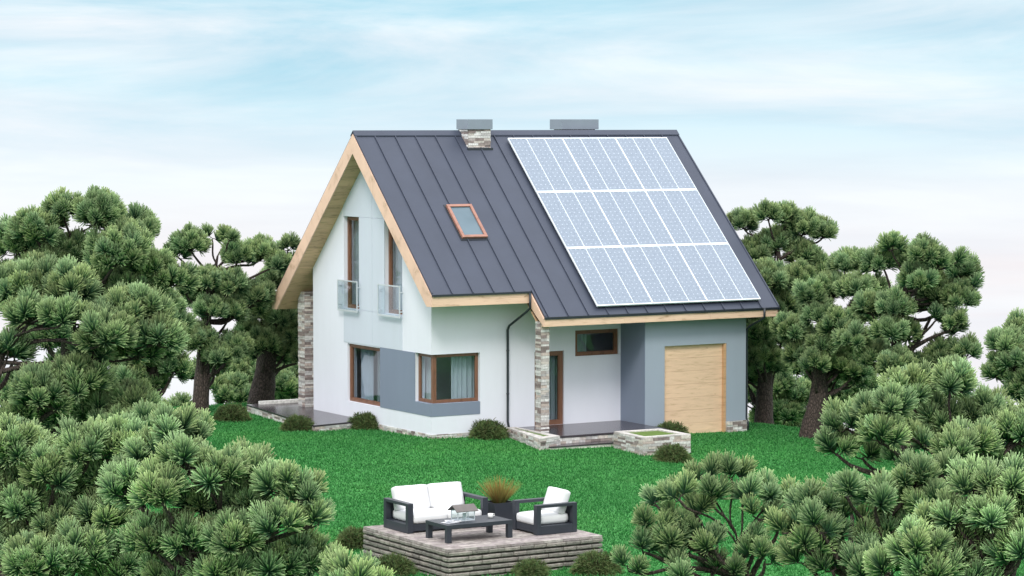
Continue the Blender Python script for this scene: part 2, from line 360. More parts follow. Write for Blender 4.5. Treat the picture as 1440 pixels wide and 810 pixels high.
# ---------------------------------------------------------------- the house
house = thing('house', (0, 0, 0), 'white gabled family house with dark metal roof, stone trim and blue-grey garage', 'house')
RY, RZ, SL = 3.57, 8.35, .955                       # ridge and slope
EX, TH = 7.14, .30                                  # depth of the house, wall thickness
def roofz(y, off=0): return RZ + off - SL * abs(y - RY)
def clip_poly(poly, a, b, c):                        # keep a*u+b*z<=c
    out = []
    for i in range(len(poly)):
        p, q = poly[i], poly[(i+1) % len(poly)]; dp = a*p[0]+b*p[1]-c; dq = a*q[0]+b*q[1]-c
        if dp <= 0: out.append(p)
        if dp * dq < 0: t = dp / (dp - dq); out.append((p[0]+t*(q[0]-p[0]), p[1]+t*(q[1]-p[1])))
    return out
def wall(mb, ax, pos, th, u0, u1, z0, z1, holes=(), gable=False, d=1):
    """wall in plane ax=pos going inwards by th (direction d), with rectangular openings (u0,u1,z0,z1)"""
    us = sorted({u0, u1, *[h[0] for h in holes], *[h[1] for h in holes]} | ({RY} if gable else set())); us = [u for u in us if u0 <= u <= u1]
    zs = sorted({z0, z1, *[h[2] for h in holes], *[h[3] for h in holes]}); zs = [z for z in zs if z0 <= z <= z1]
    P = (lambda u, z, k: (pos + k*d*th, u, z)) if ax == 0 else (lambda u, z, k: (u, pos + k*d*th, z))
    for a, b in zip(us, us[1:]):
        for c, e in zip(zs, zs[1:]):
            mu, mz = (a+b)/2, (c+e)/2
            if any(h[0] < mu < h[1] and h[2] < mz < h[3] for h in holes): continue
            poly = [(a, c), (b, c), (b, e), (a, e)]
            if gable:
                poly = clip_poly(poly, SL, 1, 8.02 + SL*RY); poly = clip_poly(poly, -SL, 1, 8.02 - SL*RY)
            if len(poly) < 3: continue
            mb.add([P(u, z, 0) for u, z in poly], [tuple(range(len(poly)))]); mb.add([P(u, z, 1) for u, z in poly], [tuple(range(len(poly)))[::-1]])
    for a, b, c, e in holes:
        for (p, q) in (((a, c), (b, c)), ((b, c), (b, e)), ((b, e), (a, e)), ((a, e), (a, c))):
            if ax == 0 and abs(p[0]) < 1e-6 and abs(q[0]) < 1e-6: continue        # open corner
            if ax == 1 and abs(p[0]) < 1e-6 and abs(q[0]) < 1e-6: continue
            mb.add([P(*p, 0), P(*q, 0), P(*q, 1), P(*p, 1)], [(0, 1, 2, 3)])
BX = 9.66
# openings on the gable
W_UL = (4.20, 5.16, 3.28, 5.93); W_UR = (1.65, 2.67, 3.28, 5.93); W_LL = (2.95, 4.95, .60, 2.27); W_CN = (0, .92, .95, 2.30)
mb = MB(); wall(mb, 0, 0, TH, 0, EX, .1, 8.1, [W_UL, W_UR, W_LL, W_CN], True)
gw = build(mb, 'gable_wall', M['wall'], house); 
F_CN = (0, 1.53, .95, 2.30); DR = (3.30, 4.27, .15, 2.23); F_W = (4.64, 6.10, 2.05, 2.78)
mb = MB(); wall(mb, 1, 0, TH, 0, 6.18, .1, 4.6, [F_CN, DR, F_W]); build(mb, 'front_wall', M['wall'], house)
mb = MB(); mb.box(.3, BX - .3, EX - TH, EX, .1, 4.6); build(mb, 'rear_wall', M['wall'], house)
mb = MB(); wall(mb, 0, BX, TH, -1.0, EX, .1, 8.1, [], True, -1); build(mb, 'side_wall', M['garage'], house)
# garage block: front with door opening, side towards the porch
GD = (6.84, 8.98, -.3, 2.33)
mb = MB(); wall(mb, 1, -1.24, .25, 6.18, BX, -.3, 3.2, [(6.84, 8.98, -.3, 2.33)])
mb.box(BX - .3, BX, -.99, 0.02, -.3, 3.4); build(mb, 'garage_wall', M['garage'], house)
mb = MB(); mb.box(6.17, 6.40, -1.237, .0, -.2, 3.35); build(mb, 'porch_side_wall', M['grey'], house)  # darker plaster than the garage front, recess shade put into the colour
# painted panels, a little proud of the plaster
def panel(name, mat, cells, t=.012):
    mb = MB()
    for ax, u0, u1, z0, z1 in cells:
        if ax == 0: mb.box(-t, .004, u0, u1, z0, z1)
        else: mb.box(u0, u1, -t, .004, z0, z1)
    return build(mb, name, mat, house)
g_ = .006
mb = MB()
def gp(u0, u1, z0, z1):
    poly = [(u0, z0), (u1, z0), (u1, z1), (u0, z1)]; poly = clip_poly(poly, SL, 1, 7.8 + SL*RY); poly = clip_poly(poly, -SL, 1, 7.8 - SL*RY)
    mb.prism_x(poly, -.014, .004)
gp(1.65, 3.405 - g_, 2.30, 3.28 - g_); gp(3.405 + g_, 5.16, 2.30, 3.28 - g_)
gp(2.67, 3.405 - g_, 3.28 + g_, 5.93 - g_); gp(3.405 + g_, 4.20, 3.28 + g_, 5.93 - g_)
gp(1.65, 3.405 - g_, 5.93 + g_, 7.9); gp(3.405 + g_, 5.16, 5.93 + g_, 7.9)
p = build(mb, 'pale_panel', M['pale'], house); p['label'] = 'pale blue-grey panel round the tall gable windows'
p = panel('slate_band', M['grey'], [(0, .92, 2.95, .60, 2.297), (0, -.012, .92, .60, .948), (1, .004, 1.53, .60, .948)]); p['label'] = 'slate blue band between the lower windows'
# plinth
mb = MB()
ledger(mb, (0, 0, -.35), (1, 0, 0), (0, -1, 0), 2.4, .46, base=.0); ledger(mb, (0, 0, -.35), (0, 1, 0), (-1, 0, 0), EX, .46, base=.0)
mb.box(0, BX, 0, EX, -.6, .098, (.3, .28, .26))
build(mb, 'stone_plinth', M['stone'], house)
mb = MB(); stone_box(mb, 8.99, BX + .02, -1.26, -1.0, -.45, .08, 'swe'); mb.box(6.2, BX, -1.2, 0, -.6, -.31, (.3, .28, .26)); ledger(mb, (BX, -1.2, -.6), (0, 1, 0), (1, 0, 0), 8.3, .68)
build(mb, 'stone_plinth', M['stone'], house)
# inside: floors, ceilings, partitions
mb = MB(); mb.box(.31, 9.3, .31, 6.8, .10, .14); mb.box(.31, 9.3, .31, 6.8, 2.75, 2.95); build(mb, 'interior_floor', M['floor_in'], house)
mb = MB(); mb.box(3.0, 3.1, .31, 6.8, .15, 2.74); mb.box(1.0, 2.995, 1.8, 1.9, .15, 2.74); mb.box(3.2, 9.3, 2.2, 2.3, .15, 2.74); mb.box(2.4, 2.5, 2.2, 5.0, 2.96, 6.2); build(mb, 'partition', M['inner'], house)  # short cross partition added to catch light behind the corner window

def window(ax, u0, u1, z0, z1, depth, fw=.085, mull=(), name='window', sides='lrtb', fd=.07, mat='frame'):
    """a window set back by depth into the plane ax=0; frame is the part, the pane a sub-part"""
    mb = MB()
    def bb(a, b, c, e, d0, d1):
        if ax == 0: mb.box(d0, d1, a, b, c, e)
        else: mb.box(a, b, d0, d1, c, e)
    s = .002
    if 'l' in sides: bb(u0+s, u0+fw, z0+s, z1-s, depth, depth+fd)
    if 'r' in sides: bb(u1-fw, u1-s, z0+s, z1-s, depth, depth+fd)
    a = u0 + (fw if 'l' in sides else s); b = u1 - (fw if 'r' in sides else s)
    bb(a, b, z0+s, z0+fw, depth, depth+fd); bb(a, b, z1-fw, z1-s, depth, depth+fd)
    for m_ in mull: bb(m_-fw*.5, m_+fw*.5, z0+fw, z1-fw, depth+.004, depth+fd-.004)
    # inner sash, thinner and set back
    q = .028
    bb(a, a+q, z0+fw, z1-fw, depth+.02, depth+fd+.02); bb(b-q, b, z0+fw, z1-fw, depth+.02, depth+fd+.02)
    bb(a+q, b-q, z0+fw, z0+fw+q, depth+.02, depth+fd+.02); bb(a+q, b-q, z1-fw-q, z1-fw, depth+.02, depth+fd+.02)
    fr = build(mb, name, M[mat], house)
    mb = MB(); bb2 = (depth+.045, depth+.051)
    if ax == 0: mb.box(bb2[0], bb2[1], a+q, b-q, z0+fw+q, z1-fw-q)
    else: mb.box(a+q, b-q, bb2[0], bb2[1], z0+fw+q, z1-fw-q)
    build(mb, 'pane', M['glass'], fr)
    return fr
window(0, *W_UL, .12)['label'] = 'tall narrow gable window on the left'
window(0, *W_UR, .12)['label'] = 'tall narrow gable window on the right'
window(0, *W_LL, .07, mull=())['label'] = 'large ground floor window beside the terrace'
# corner window, two faces meeting at a shared corner post
fw = .085
mb = MB(); d = .10
mb.box(d, d+fw*1.3, d, d+fw*1.3, .952, 2.298)                                   # corner post
for z0, z1 in ((.952, 1.04), (2.21, 2.298)):
    mb.box(d, d+.07, d+fw*1.3, .918, z0, z1); mb.box(d+fw*1.3, 1.528, d, d+.07, z0, z1)
mb.box(d, d+.07, .83, .918, 1.04, 2.21); mb.box(1.44, 1.528, d, d+.07, 1.04, 2.21)
cw = build(mb, 'window', M['frame'], house, bevel=.006); cw['label'] = 'corner window wrapping from the gable to the front'
mb = MB(); mb.box(d+.03, d+.036, d+fw*1.3, .83, 1.04, 2.21); build(mb, 'pane', M['glass'], cw)
mb = MB(); mb.box(d+fw*1.3, 1.44, d+.03, d+.036, 1.04, 2.21); build(mb, 'pane', M['glass'], cw)
mb = MB(); mb.box(.002, d-.002, .0, .918, .93, .951); mb.box(d, 1.528, .002, d-.002, .93, .951); build(mb, 'window_sill', M['grey'], house)
window(1, *F_W, .05)['label'] = 'small horizontal window high above the porch'
dr = window(1, *DR, .06, fw=.11, name='entrance_door'); dr['label'] = 'glazed brown entrance door behind the stone column'
mb = MB(); mb.tube([(3.47, .02, 1.0), (3.47, .02, 1.35)], .014); mb.box(3.46, 3.48, .02, .07, 1.03, 1.05); mb.box(3.46, 3.48, .02, .07, 1.30, 1.32); build(mb, 'handle', M['steel'], dr)
# garage door
mb = MB(); rows = 7; gh = (2.33 + .29) / rows
for k in range(rows):
    f_ = rng.uniform(.96, 1.03); mb.box(6.86, 8.90, -1.13, -1.09, -.29 + k*gh + .0015, -.29 + (k+1)*gh - .0015, (f_, f_, f_))
gdo = build(mb, 'garage_door', M['garagewood'], house, bevel=.004)
mb = MB(); mb.box(8.90, 8.978, -1.225, -1.06, -.29, 2.328, (.72, .62, .5)); mb.box(6.842, 6.86, -1.20, -1.06, -.29, 2.328); mb.box(6.86, 8.90, -1.20, -1.06, 2.31, 2.328)
build(mb, 'door_jamb', M['garagewood'], gdo)
mb = MB(); mb.box(6.7, 9.1, -.6, -.5, -.3, 2.6); build(mb, 'interior_lining', M['inner'], house)
# balcony rails: glass sheet in a slim steel frame
for (y0, y1, lab) in ((4.12, 5.34, 'glass balcony guard under the left gable window'), (1.58, 2.88, 'glass balcony guard under the right gable window')):
    mb = MB(); z0, z1 = 3.20, 4.10; x0, x1 = -.13, -.10; t = .035
    mb.box(x0, x1, y0, y0+t, z0, z1); mb.box(x0, x1, y1-t, y1, z0, z1); mb.box(x0, x1, y0+t, y1-t, z1-t, z1); mb.box(x0, x1, y0+t, y1-t, z0, z0+t*1.6)
    for yy in (y0+.02, y1-.05):
        for zz in (z0+.16, z1-.2): mb.box(-.10, .0, yy, yy+.03, zz, zz+.03)
    br = build(mb, 'balcony_guard', M['steel'], house, bevel=.004); br['label'] = lab
    mb = MB(); mb.box(-.119, -.111, y0+t, y1-t, z0+t*1.6, z1-t); build(mb, 'glass_sheet', M['railglass'], br)

# roof -------------------------------------------------------------
XA, XS, XB = -.50, 2.60, 10.50
YE1, YE2, YB = -.95, -1.67, 8.80                    # upper front eave, lower front eave, back eave
def slope_slab(mb, ya, yb, o0, o1, x0, x1, c=(1, 1, 1)):
    mb.prism_x([(ya, roofz(ya, o0)), (yb, roofz(yb, o0)), (yb, roofz(yb, o1)), (ya, roofz(ya, o1))], x0, x1, c)
mb = MB()
slope_slab(mb, YE1-.03, RY, -.05, 0, XA-.02, XS); slope_slab(mb, YE2-.03, RY, -.05, 0, XS, XB+.02)
mb.prism_x([(RY, roofz(RY, -.05)), (YB+.03, roofz(YB+.03, -.05)), (YB+.03, roofz(YB+.03)), (RY, RZ)], XA-.02, XB+.02)
x = .1 - .65
seams = []
while x < XB: seams.append(x); x += .652
def seam(mb, xx, ya, yb): slope_slab(mb, ya, yb, -.01, .045, xx-.012, xx+.012)
def seam_shade(xx): pass
sk_x0, sk_x1, sk_y0, sk_y1 = 1.25, 2.06, .50, 1.42
CH = (2.96, 3.69, 3.10, 3.64)
for xx in seams:
    ya = YE1-.035 if xx < XS else YE2-.035
    if xx < XA: continue
    if sk_x0 < xx < sk_x1: seam(mb, xx, ya, sk_y0-.03); seam(mb, xx, sk_y1+.03, RY-.12)
    elif CH[0] < xx < CH[1]: seam(mb, xx, ya, CH[2]-.03)
    else: seam(mb, xx, ya, RY-.12)
    seam(mb, xx, RY+.12, YB+.035)
slope_slab(mb, YE1, RY-.1, 0, .03, XA-.02, XA+.02); slope_slab(mb, YE2, RY-.1, 0, .03, XB-.02, XB+.02)
slope_slab(mb, YE2, YE1, 0, .03, XS-.0, XS+.04)
roof = build(mb, 'roof', M['roof'], house)
mb = MB(); cap = [(RY-.14, roofz(RY-.14, .02)), (RY-.14, roofz(RY-.14, .05)), (RY, RZ+.055), (RY+.14, roofz(RY+.14, .05)), (RY+.14, roofz(RY+.14, .02)), (RY, RZ+.025)]
mb.prism_x(cap, XA-.03, XB+.03); build(mb, 'ridge_cap', M['roof'], roof)
# flashing at the eaves
mb = MB(); mb.box(XA-.02, XS-.02, YE1-.05, YE1-.005, 3.955, 4.01); build(mb, 'gutter', M['black'], roof)
mb = MB(); mb.box(XS-.02, XB+.02, YE2-.05, YE2-.005, 3.29, 3.335); build(mb, 'gutter', M['black'], roof)
# fascia
mb = MB(); mb.box(XA+.002, XS-.045, YE1, YE1+.04, 3.68, 3.955); f1 = build(mb, 'fascia', M['board'], house, bevel=.004)
mb = MB()
for a, b in ((XS, 5.2), (5.2, 8.1), (8.1, XB)):
    f_ = rng.uniform(.95, 1.04); mb.box(a+.002, b-.001, YE2, YE2+.04, 3.07, 3.30, (f_, f_, f_))
build(mb, 'fascia', M['board'], house, bevel=.003)
mb = MB(); mb.box(XA+.002, XB, YB-.04, YB, 3.05, 3.33); build(mb, 'fascia', M['board'], house)
# bargeboards
def below(y, z): return z
def barge(x0, x1, yeave, zb, c=(1, 1, 1)):
    yk = RY - (7.75 - zb) / SL if yeave < RY else RY + (7.75 - zb) / SL
    poly = [(yeave, zb), (yeave, roofz(yeave, -.052)), (RY, RZ-.052), (RY, 7.75), (yk, zb)]
    mb = MB(); mb.prism_x(poly if yeave < RY else poly[::-1], x0, x1, c); return build(mb, 'bargeboard', M['board_y'], house)
barge(XA-.04, XA, YE1, 3.68); barge(XA-.04, XA, YB, 3.05); barge(XB-.04, XB, YE2, 3.07); barge(XB-.04, XB, YB, 3.05)
mb = MB(); mb.prism_x([(YE2, 3.07), (YE2, 3.295), (YE1, roofz(YE1, -.052)), (YE1, 3.60)], XS-.042, XS); build(mb, 'bargeboard', M['board_y'], house)
# soffit boards under the slopes (real boards with joints)
mb = MB()
def soff(side, x0, x1, yl, zb):
    y = RY; n = 30; yk = RY - (7.75 - zb)/SL if side < 0 else RY + (7.75 - zb)/SL
    ys_ = np.linspace(RY, yk, 26)
    for a, b in zip(ys_, ys_[1:]):
        f_ = rng.uniform(.86, 1.05); e = .006 * np.sign(b - a)
        mb.prism_x([(a+e, roofz(a+e, -.6)), (b-e, roofz(b-e, -.6)), (b-e, roofz(b-e, -.56)), (a+e, roofz(a+e, -.56))], x0, x1, (f_, f_, f_))
    slope = [(RY, 7.81), (yk, roofz(yk, -.54)), (yk, roofz(yk, -.53)), (RY, 7.82)]; mb.prism_x(slope, x0, x1, (.5, .5, .5))
    mb.box(x0, x1, min(yk, yl), max(yk, yl), zb+.002, zb+.03)
soff(-1, XA+.001, XS-.043, YE1+.04, 3.68); soff(1, XA+.001, XB-.041, YB-.04, 3.05); soff(-1, XS, XB-.041, YE2+.04, 3.07)
build(mb, 'soffit', M['soffit'], house)
# chimneys
mb = MB(); stone_box(mb, CH[0], CH[1], CH[2], CH[3], 7.7, 8.43, 'swe'); ch1 = build(mb, 'chimney', M['stone'], house)
mb = MB(); mb.box(CH[0]-.05, CH[1]+.05, CH[2]-.06, CH[3]+.06, 8.43, 8.72); build(mb, 'chimney_cap', M['capm'], ch1, bevel=.006)
mb = MB(); mb.box(CH[0]-.05, CH[1]+.05, CH[2]-.08, CH[2]-.02, 7.78, 7.9); build(mb, 'black_edging', M['black'], ch1)  # black strip drawn in place of the shadow at the chimney foot
mb = MB(); stone_box(mb, 6.84, 7.94, 4.15, 4.68, 7.2, 8.42, 'swe'); ch2 = build(mb, 'chimney', M['stone'], house)
mb = MB(); mb.box(6.74, 8.04, 4.07, 4.76, 8.42, 8.72); build(mb, 'chimney_cap', M['capm'], ch2, bevel=.006)
# skylight
cs = 1 / math.hypot(1, SL); U = np.array([0, cs, SL*cs]); Nn = np.array([0, -SL*cs, cs]); Xv = np.array([1., 0, 0])
o = np.array([sk_x0, sk_y0, roofz(sk_y0)]); sw = sk_x1 - sk_x0; sl = (sk_y1 - sk_y0) / cs; t = .085
mb = MB()
for (a, b, c, e) in ((0, sw, 0, t), (0, sw, sl-t, sl), (0, t, t, sl-t), (sw-t, sw, t, sl-t)):
    mb.obox(o + Xv*a + U*c - Nn*.02, Xv*(b-a), U*(e-c), Nn*.10)
sk = build(mb, 'skylight', M['skyframe'], house, bevel=.005)
mb = MB(); mb.obox(o + Xv*t + U*t + Nn*.03, Xv*(sw-2*t), U*(sl-2*t), Nn*.01); build(mb, 'pane', M['skyglass'], sk)
mb = MB(); mb.obox(o - Xv*.05 - U*.07 + Nn*.002, Xv*(sw+.1), U*(sl+.12), Nn*.012); build(mb, 'black_edging', M['black'], sk)
# columns
mb = MB(); stone_box(mb, 2.59, 2.85, -1.48, -1.22, .155, 3.20, 'swen'); c_ = build(mb, 'stone_column', M['stone'], house); c_['label'] = 'stone clad column carrying the porch corner'
mb = MB(); stone_box(mb, .02, .50, 7.75, 8.15, .155, 3.6, 'swen'); c_ = build(mb, 'stone_column', M['stone'], house); c_['label'] = 'stone clad column on the rear terrace'
# downpipes
pa = onp(714, 460, 1, -.07)
mb = MB(); mb.tube([(2.53, YE1-.07, 3.96), (2.53, YE1-.07, 3.55), (2.50, -.88, 3.44), (pa[0]+.02, -.12, pa[2]+.04), (pa[0], -.07, pa[2]-.08), (pa[0], -.07, .34), (pa[0], -.10, .26), (pa[0]+.02, -.10, .16)], .034, 10)
for zz in (1.1, 2.3): mb.tube([(pa[0], -.07, zz), (pa[0], -.07, zz+.04)], .042, 10)
build(mb, 'downpipe', M['black'], house, smooth=True)
mb = MB(); mb.tube([(9.95, YE2-.06, 3.33), (9.95, YE2-.06, 3.06), (9.93, -1.6, 2.98), (9.76, -1.32, 2.8), (9.72, -1.2, 2.7), (9.72, -1.2, .12), (9.74, -1.24, .02), (9.74, -1.24, -.28)], .034, 10)
build(mb, 'downpipe', M['black'], house, smooth=True)

# ---------------------------------------------------------------- solar panels, nine modules lying on the roof
px0, px1 = 4.39, 9.96; rows = [(-1.43, .17), (.177, 1.777), (1.784, 3.384)]; mwid = (px1 - px0) / 3
where = [['bottom left corner of the array, nearest the eave step', 'bottom row, middle, low over the eave', 'bottom right corner, nearest the lower roof edge'],
         ['middle row, left end, nearest the skylight side', 'centre of the array, ringed by the other eight', 'middle row, right end'],
         ['top left corner, beside the stone chimney', 'top row, middle, under the wide grey chimney cap', 'top right corner, just below the ridge end']]
proto = None
for r_, (ya, yb) in enumerate(rows):
    for c_ in range(3):
        ln = (1.6) / cs
        yo = ya - .13; loc = Vector((px0 + c_*mwid - .03, yo, roofz(yo) + .10))
        if proto is None:
            proto = thing('solar_panel', (0, 0, 0), '', 'solar panel')
            mb = MB(); t = .017; w = mwid - .006; e_ = .034
            H = .045
            mb.box(0, w, 0, e_, 0, H); mb.box(0, w, ln-e_, ln, 0, H); mb.box(0, t, e_, ln-e_, 0, H); mb.box(w-t, w, e_, ln-e_, 0, H)
            for k in (1, 2): mb.box(w*k/3-.0075, w*k/3+.0075, e_, ln-e_, 0, H-.006)
            build(mb, 'frame', M['pvframe'], proto)
            mb = MB(); mb.box(t, w-t, e_, ln-e_, .02, .034); build(mb, 'cell_sheet', M['cells'], proto)
            for xx in (.25, w-.3):
                mb = MB(); mb.box(xx, xx+.04, .1, ln-.1, -.09, -.001); build(mb, 'mounting_rail', M['capm'], proto)
            o = proto
        else: o = copy_thing(proto)
        o.location = loc; o.rotation_euler = (math.atan(SL), 0, 0)
        o['label'] = 'pale blue solar panel, ' + where[r_][c_]; o['group'] = 'solar panels on the roof'

# ---------------------------------------------------------------- curtains
def curtain(ax, pos, u0, u1, z0, z1, label, col=(.55, .57, .6), amp=.035, freq=42):
    us = np.linspace(u0, u1, int((u1-u0)/.012)); mb = MB(); vs = []; 
    for k, u in enumerate(us):
        w_ = pos + amp * math.sin(u*freq + .8*math.sin(u*7)) ; vs += [((w_, u, z0) if ax == 0 else (u, w_, z0)), ((w_+.01, u, z1) if ax == 0 else (u, w_+.01, z1))]
    mb.add(vs, [(2*k, 2*k+2, 2*k+3, 2*k+1) for k in range(len(us)-1)], col)
    org = (pos, (u0+u1)/2, z0) if ax == 0 else ((u0+u1)/2, pos, z0)
    return tag(build(mb, 'curtain', M['curtain'], origin=org, smooth=True), label, 'curtain', 'curtains behind the windows')
curtain(0,   .36, 4.10, 4.75, .62, 2.25, 'blue-grey curtain behind the large terrace window', (.58, .64, .74))
curtain(0, .36, 3.52, 3.80, .62, 2.25, 'narrow curtain fold at right edge of the terrace window', (.30, .34, .38))
curtain(1, .40, .84, 1.66, .96, 2.32, 'pale curtain in the front half of the corner window', (.70, .74, .78))
curtain(0, .42, .62, 1.22, .96, 2.32, 'white curtain in the gable side of the corner window', (.78, .80, .82))
curtain(0, .36, 4.45, 5.30, 3.0, 5.95, 'pale curtain behind the left tall gable window', (.60, .63, .66))
curtain(0, .36, 1.95, 2.95, 3.0, 5.95, 'pale curtain behind the right tall gable window', (.70, .73, .78))
curtain(1, .36, 4.7, 5.25, 2.0, 2.75, 'pale curtain in the small window above the porch', (.55, .57, .6))
curtain(1, .36, 3.95, 4.28, .16, 2.2, 'grey curtain behind the glazed entrance door', (.50, .54, .58))

# ---------------------------------------------------------------- porch, terrace, planters
def poly_px(pts, z): return [tuple(onp(px, py, 2, z)[:2]) for px, py in pts]
def ledger_poly(mb, poly, z0, z1, edges, **k):
    for i in edges:
        a = np.array([*poly[i], z0]); b = np.array([*poly[(i+1) % len(poly)], z0]); u = (b-a); w = np.linalg.norm(u); u /= w
        ledger(mb, a, u, (u[1], -u[0], 0), w, z1-z0, **k)
porch = thing('porch', (4.2, -1.2, -.1), 'dark tiled front porch with a low stone step at the entrance', 'porch')
mb = MB(); mb.prism_z([(2.42, -.005), (2.28, -2.40), (6.15, -2.40), (6.15, -.005)], .10, .155); build(mb, 'tile_slab', M['slab'], porch, bevel=.006)
mb = MB(); mb.box(2.3, 6.12, -2.36, -.01, -.4, .098, (.3, .28, .26)); ledger(mb, (2.28, -2.36, -.08), (1, 0, 0), (0, -1, 0), 3.85, .178); ledger(mb, (6.12, -2.36, -.3), (0, 1, 0), (1, 0, 0), 1.1, .39)
build(mb, 'stone_riser', M['stone'], porch)
mb = MB(); mb.box(2.05, 4.2, -2.86, -2.395, -.09, -.055); build(mb, 'step', M['slab'], porch)
mb = MB(); mb.box(2.05, 4.2, -2.84, -2.40, -.3, -.092, (.62, .6, .57)); build(mb, 'step_riser', M['stone'], porch)

def planter(poly, z0, z1, label, wt=.16, soil=.05, edges=(0, 1, 2, 3), inner=None):
    c = np.mean(np.array(poly), 0); p = thing('planter', (c[0], c[1], z0), label, 'planter')
    # poly is counter-clockwise; outer stone wall and inner lawn
    inner = inner or [tuple(c + (np.array(q) - c) * (1 - wt / np.linalg.norm(np.array(q) - c) * 1.35)) for q in poly]
    mb = MB(); n = len(poly)
    for i in range(n):
        a, b = poly[i], poly[(i+1) % n]; ia, ib = inner[i], inner[(i+1) % n]
        mb.add([(*a, z0), (*b, z0), (*ib, z0), (*ia, z0), (*a, z1-.03), (*b, z1-.03), (*ib, z1-.03), (*ia, z1-.03)], [(0,3,2,1),(4,5,6,7),(0,1,5,4),(2,3,7,6)], (.3, .28, .26))
        # coping stones
        L_ = np.linalg.norm(np.subtract(b, a)); k = max(1, int(L_ / .3))
        for j in range(k):
            t0, t1 = j/k, (j+1)/k - .008; q = lambda s, e, t: np.array(s)*(1-t)+np.array(e)*t
            cc = tuple(np.array((.60, .57, .55)) * rng.uniform(.75, 1.1)); P4 = [q(a, b, t0), q(a, b, t1), q(ia, ib, t1), q(ia, ib, t0)]
            P4 = [c + (x_ - c) * 1.012 for x_ in P4]
            mb.add([(*x_, z1-.03) for x_ in P4] + [(*x_, z1 + rng.uniform(0, .004)) for x_ in P4], [(0,3,2,1),(4,5,6,7),(0,1,5,4),(1,2,6,5),(2,3,7,6),(3,0,4,7)], cc)
    ledger_poly(mb, poly, z0, z1-.03, edges)
    build(mb, 'stone_surround', M['stone'], p)
    mb = MB(); mb.prism_z(inner, z0, z1 - soil); build(mb, 'planting_bed', M['soil_grass'], p)
    return p
ppR = [(3.84, -4.62), (5.38, -4.62), (5.40, -3.12), (3.97, -3.05)]
planter(ppR, -.45, .27, 'square stone planter with short green turf right of the porch', .2, .03)
ppL = poly_px([(760, 618), (787, 613.5)], .17); ppL = [ppL[0], ppL[1], (2.60, -.13), (2.32, -.13)]
planter(ppL, -.4, .185, 'long narrow stone planter left of the porch at the downpipe foot', .05, .02, inner=[(lambda t, u: tuple((1-u)*((1-t)*np.array(ppL[0])+t*np.array(ppL[3])) + u*((1-t)*np.array(ppL[1])+t*np.array(ppL[2]))))(t, u) for t, u in ((.12, .40), (.12, .72), (.93, .72), (.93, .40))])

tp = poly_px([(347, 569), (441.6, 598.5), (498, 593)], .15)
terr = thing('terrace', (-1, 6, -.1), 'dark polished terrace with stone edge along the gable side', 'terrace')
P_ = [tp[0], tp[1], tp[2], (.001, tp[2][1]+.2), (.001, 7.15), (6.0, 7.15), (6.0, 9.2), (tp[0][0]+.3, 9.35)]
mb = MB(); mb.prism_z([(-.03, 3.75) if False else p for p in [tp[0], tp[1], tp[2], (-.035, tp[2][1]+.12), (-.035, 7.18), (6.0, 7.18), (6.0, 9.3)]], .11, .155); build(mb, 'tile_slab', M['slab'], terr)
mb = MB(); pq = [(x_+.03, y_+.02) for x_, y_ in tp[:3]]
mb.prism_z([pq[0], pq[1], pq[2], (-.04, pq[2][1]+.12), (-.04, 7.2), (6, 7.2), (6, 9.2)], -.4, .108, (.3, .28, .26)); ledger_poly(mb, pq, -.35, .108, (0, 1)); build(mb, 'stone_edge', M['stone'], terr)
ka = np.array([-.8, 9.06, .157]); mb = MB(); mb.box(-.8, 5.8, 9.06, 9.24, .157, .25, (.75, .74, .72))
tag(build(mb, 'low_wall', M['stone'], origin=tuple(ka)), 'low pale stone kerb wall behind the terrace', 'low wall')

# ---------------------------------------------------------------- stone platform with garden furniture
DX0, DX1, DY0, DY1, DZ = -11.19, -7.77, -20.58, -17.20, .70
deck = thing('stone_platform', (DX0, DY0, -.15), 'raised grey stone block platform carrying the garden furniture', 'platform')
BL = [(.22, .21, .185), (.27, .25, .22), (.19, .18, .16), (.30, .275, .245), (.24, .225, .20)]
mb = MB(); mb.box(DX0+.05, DX1-.05, DY0+.05, DY1-.05, -.3, DZ-.04, (.10, .09, .08))
def courses(o, u, n, w):
    o, u, n = (np.array(a, float) for a in (o, u, n)); z = -.15; k = 0
    while z < DZ - .05:
        h = .1; x = -rng.uniform(0, .3)
        while x < w:
            ln = rng.uniform(.26, .50); a = max(x, 0); b = min(x+ln, w)
            if w - b < .08: b = w
            if b - a > .03:
                c = tuple(np.array(BL[rng.integers(len(BL))]) * rng.uniform(.9, 1.15)); o1 = o + (0, 0, z); seg = max(2, int((b-a)/.07)); vs = []; 
                for s_ in range(seg+1):
                    q = a+.007 + (b-a-.014)*s_/seg; e = 0 if 0 < s_ < seg else .016; j = rng.uniform(-.008, .010)
                    zt = h-.006+rng.uniform(-.006, .0)
                    zb_ = .010+rng.uniform(0, .012)
                    vs += [o1+u*q-n*.03+(0, 0, zb_), o1+u*q+n*(.0-e+j)+(0, 0, zb_+.004), o1+u*q+n*(.022-e+j)+(0, 0, h*.35), o1+u*q+n*(.026-e+j)+(0, 0, h*.75), o1+u*q+n*(.014-e+j)+(0, 0, zt), o1+u*q-n*.03+(0, 0, zt)]
                fs = []
                for s_ in range(seg):
                    for r_ in range(5): fs.append((s_*6+r_, (s_+1)*6+r_, (s_+1)*6+r_+1, s_*6+r_+1))
                fs += [tuple(range(6))[::-1], tuple(range(seg*6, seg*6+6))]; mb.add(vs, fs, c)
            x += ln
            if b == w: break
        z += h; k += 1
courses((DX0, DY0, 0), (1, 0, 0), (0, -1, 0), DX1-DX0); courses((DX0, DY1, 0), (0, -1, 0), (-1, 0, 0), DY1-DY0)
courses((DX1, DY0, 0), (0, 1, 0), (1, 0, 0), DY1-DY0); courses((DX1, DY1, 0), (-1, 0, 0), (0, 1, 0), DX1-DX0)
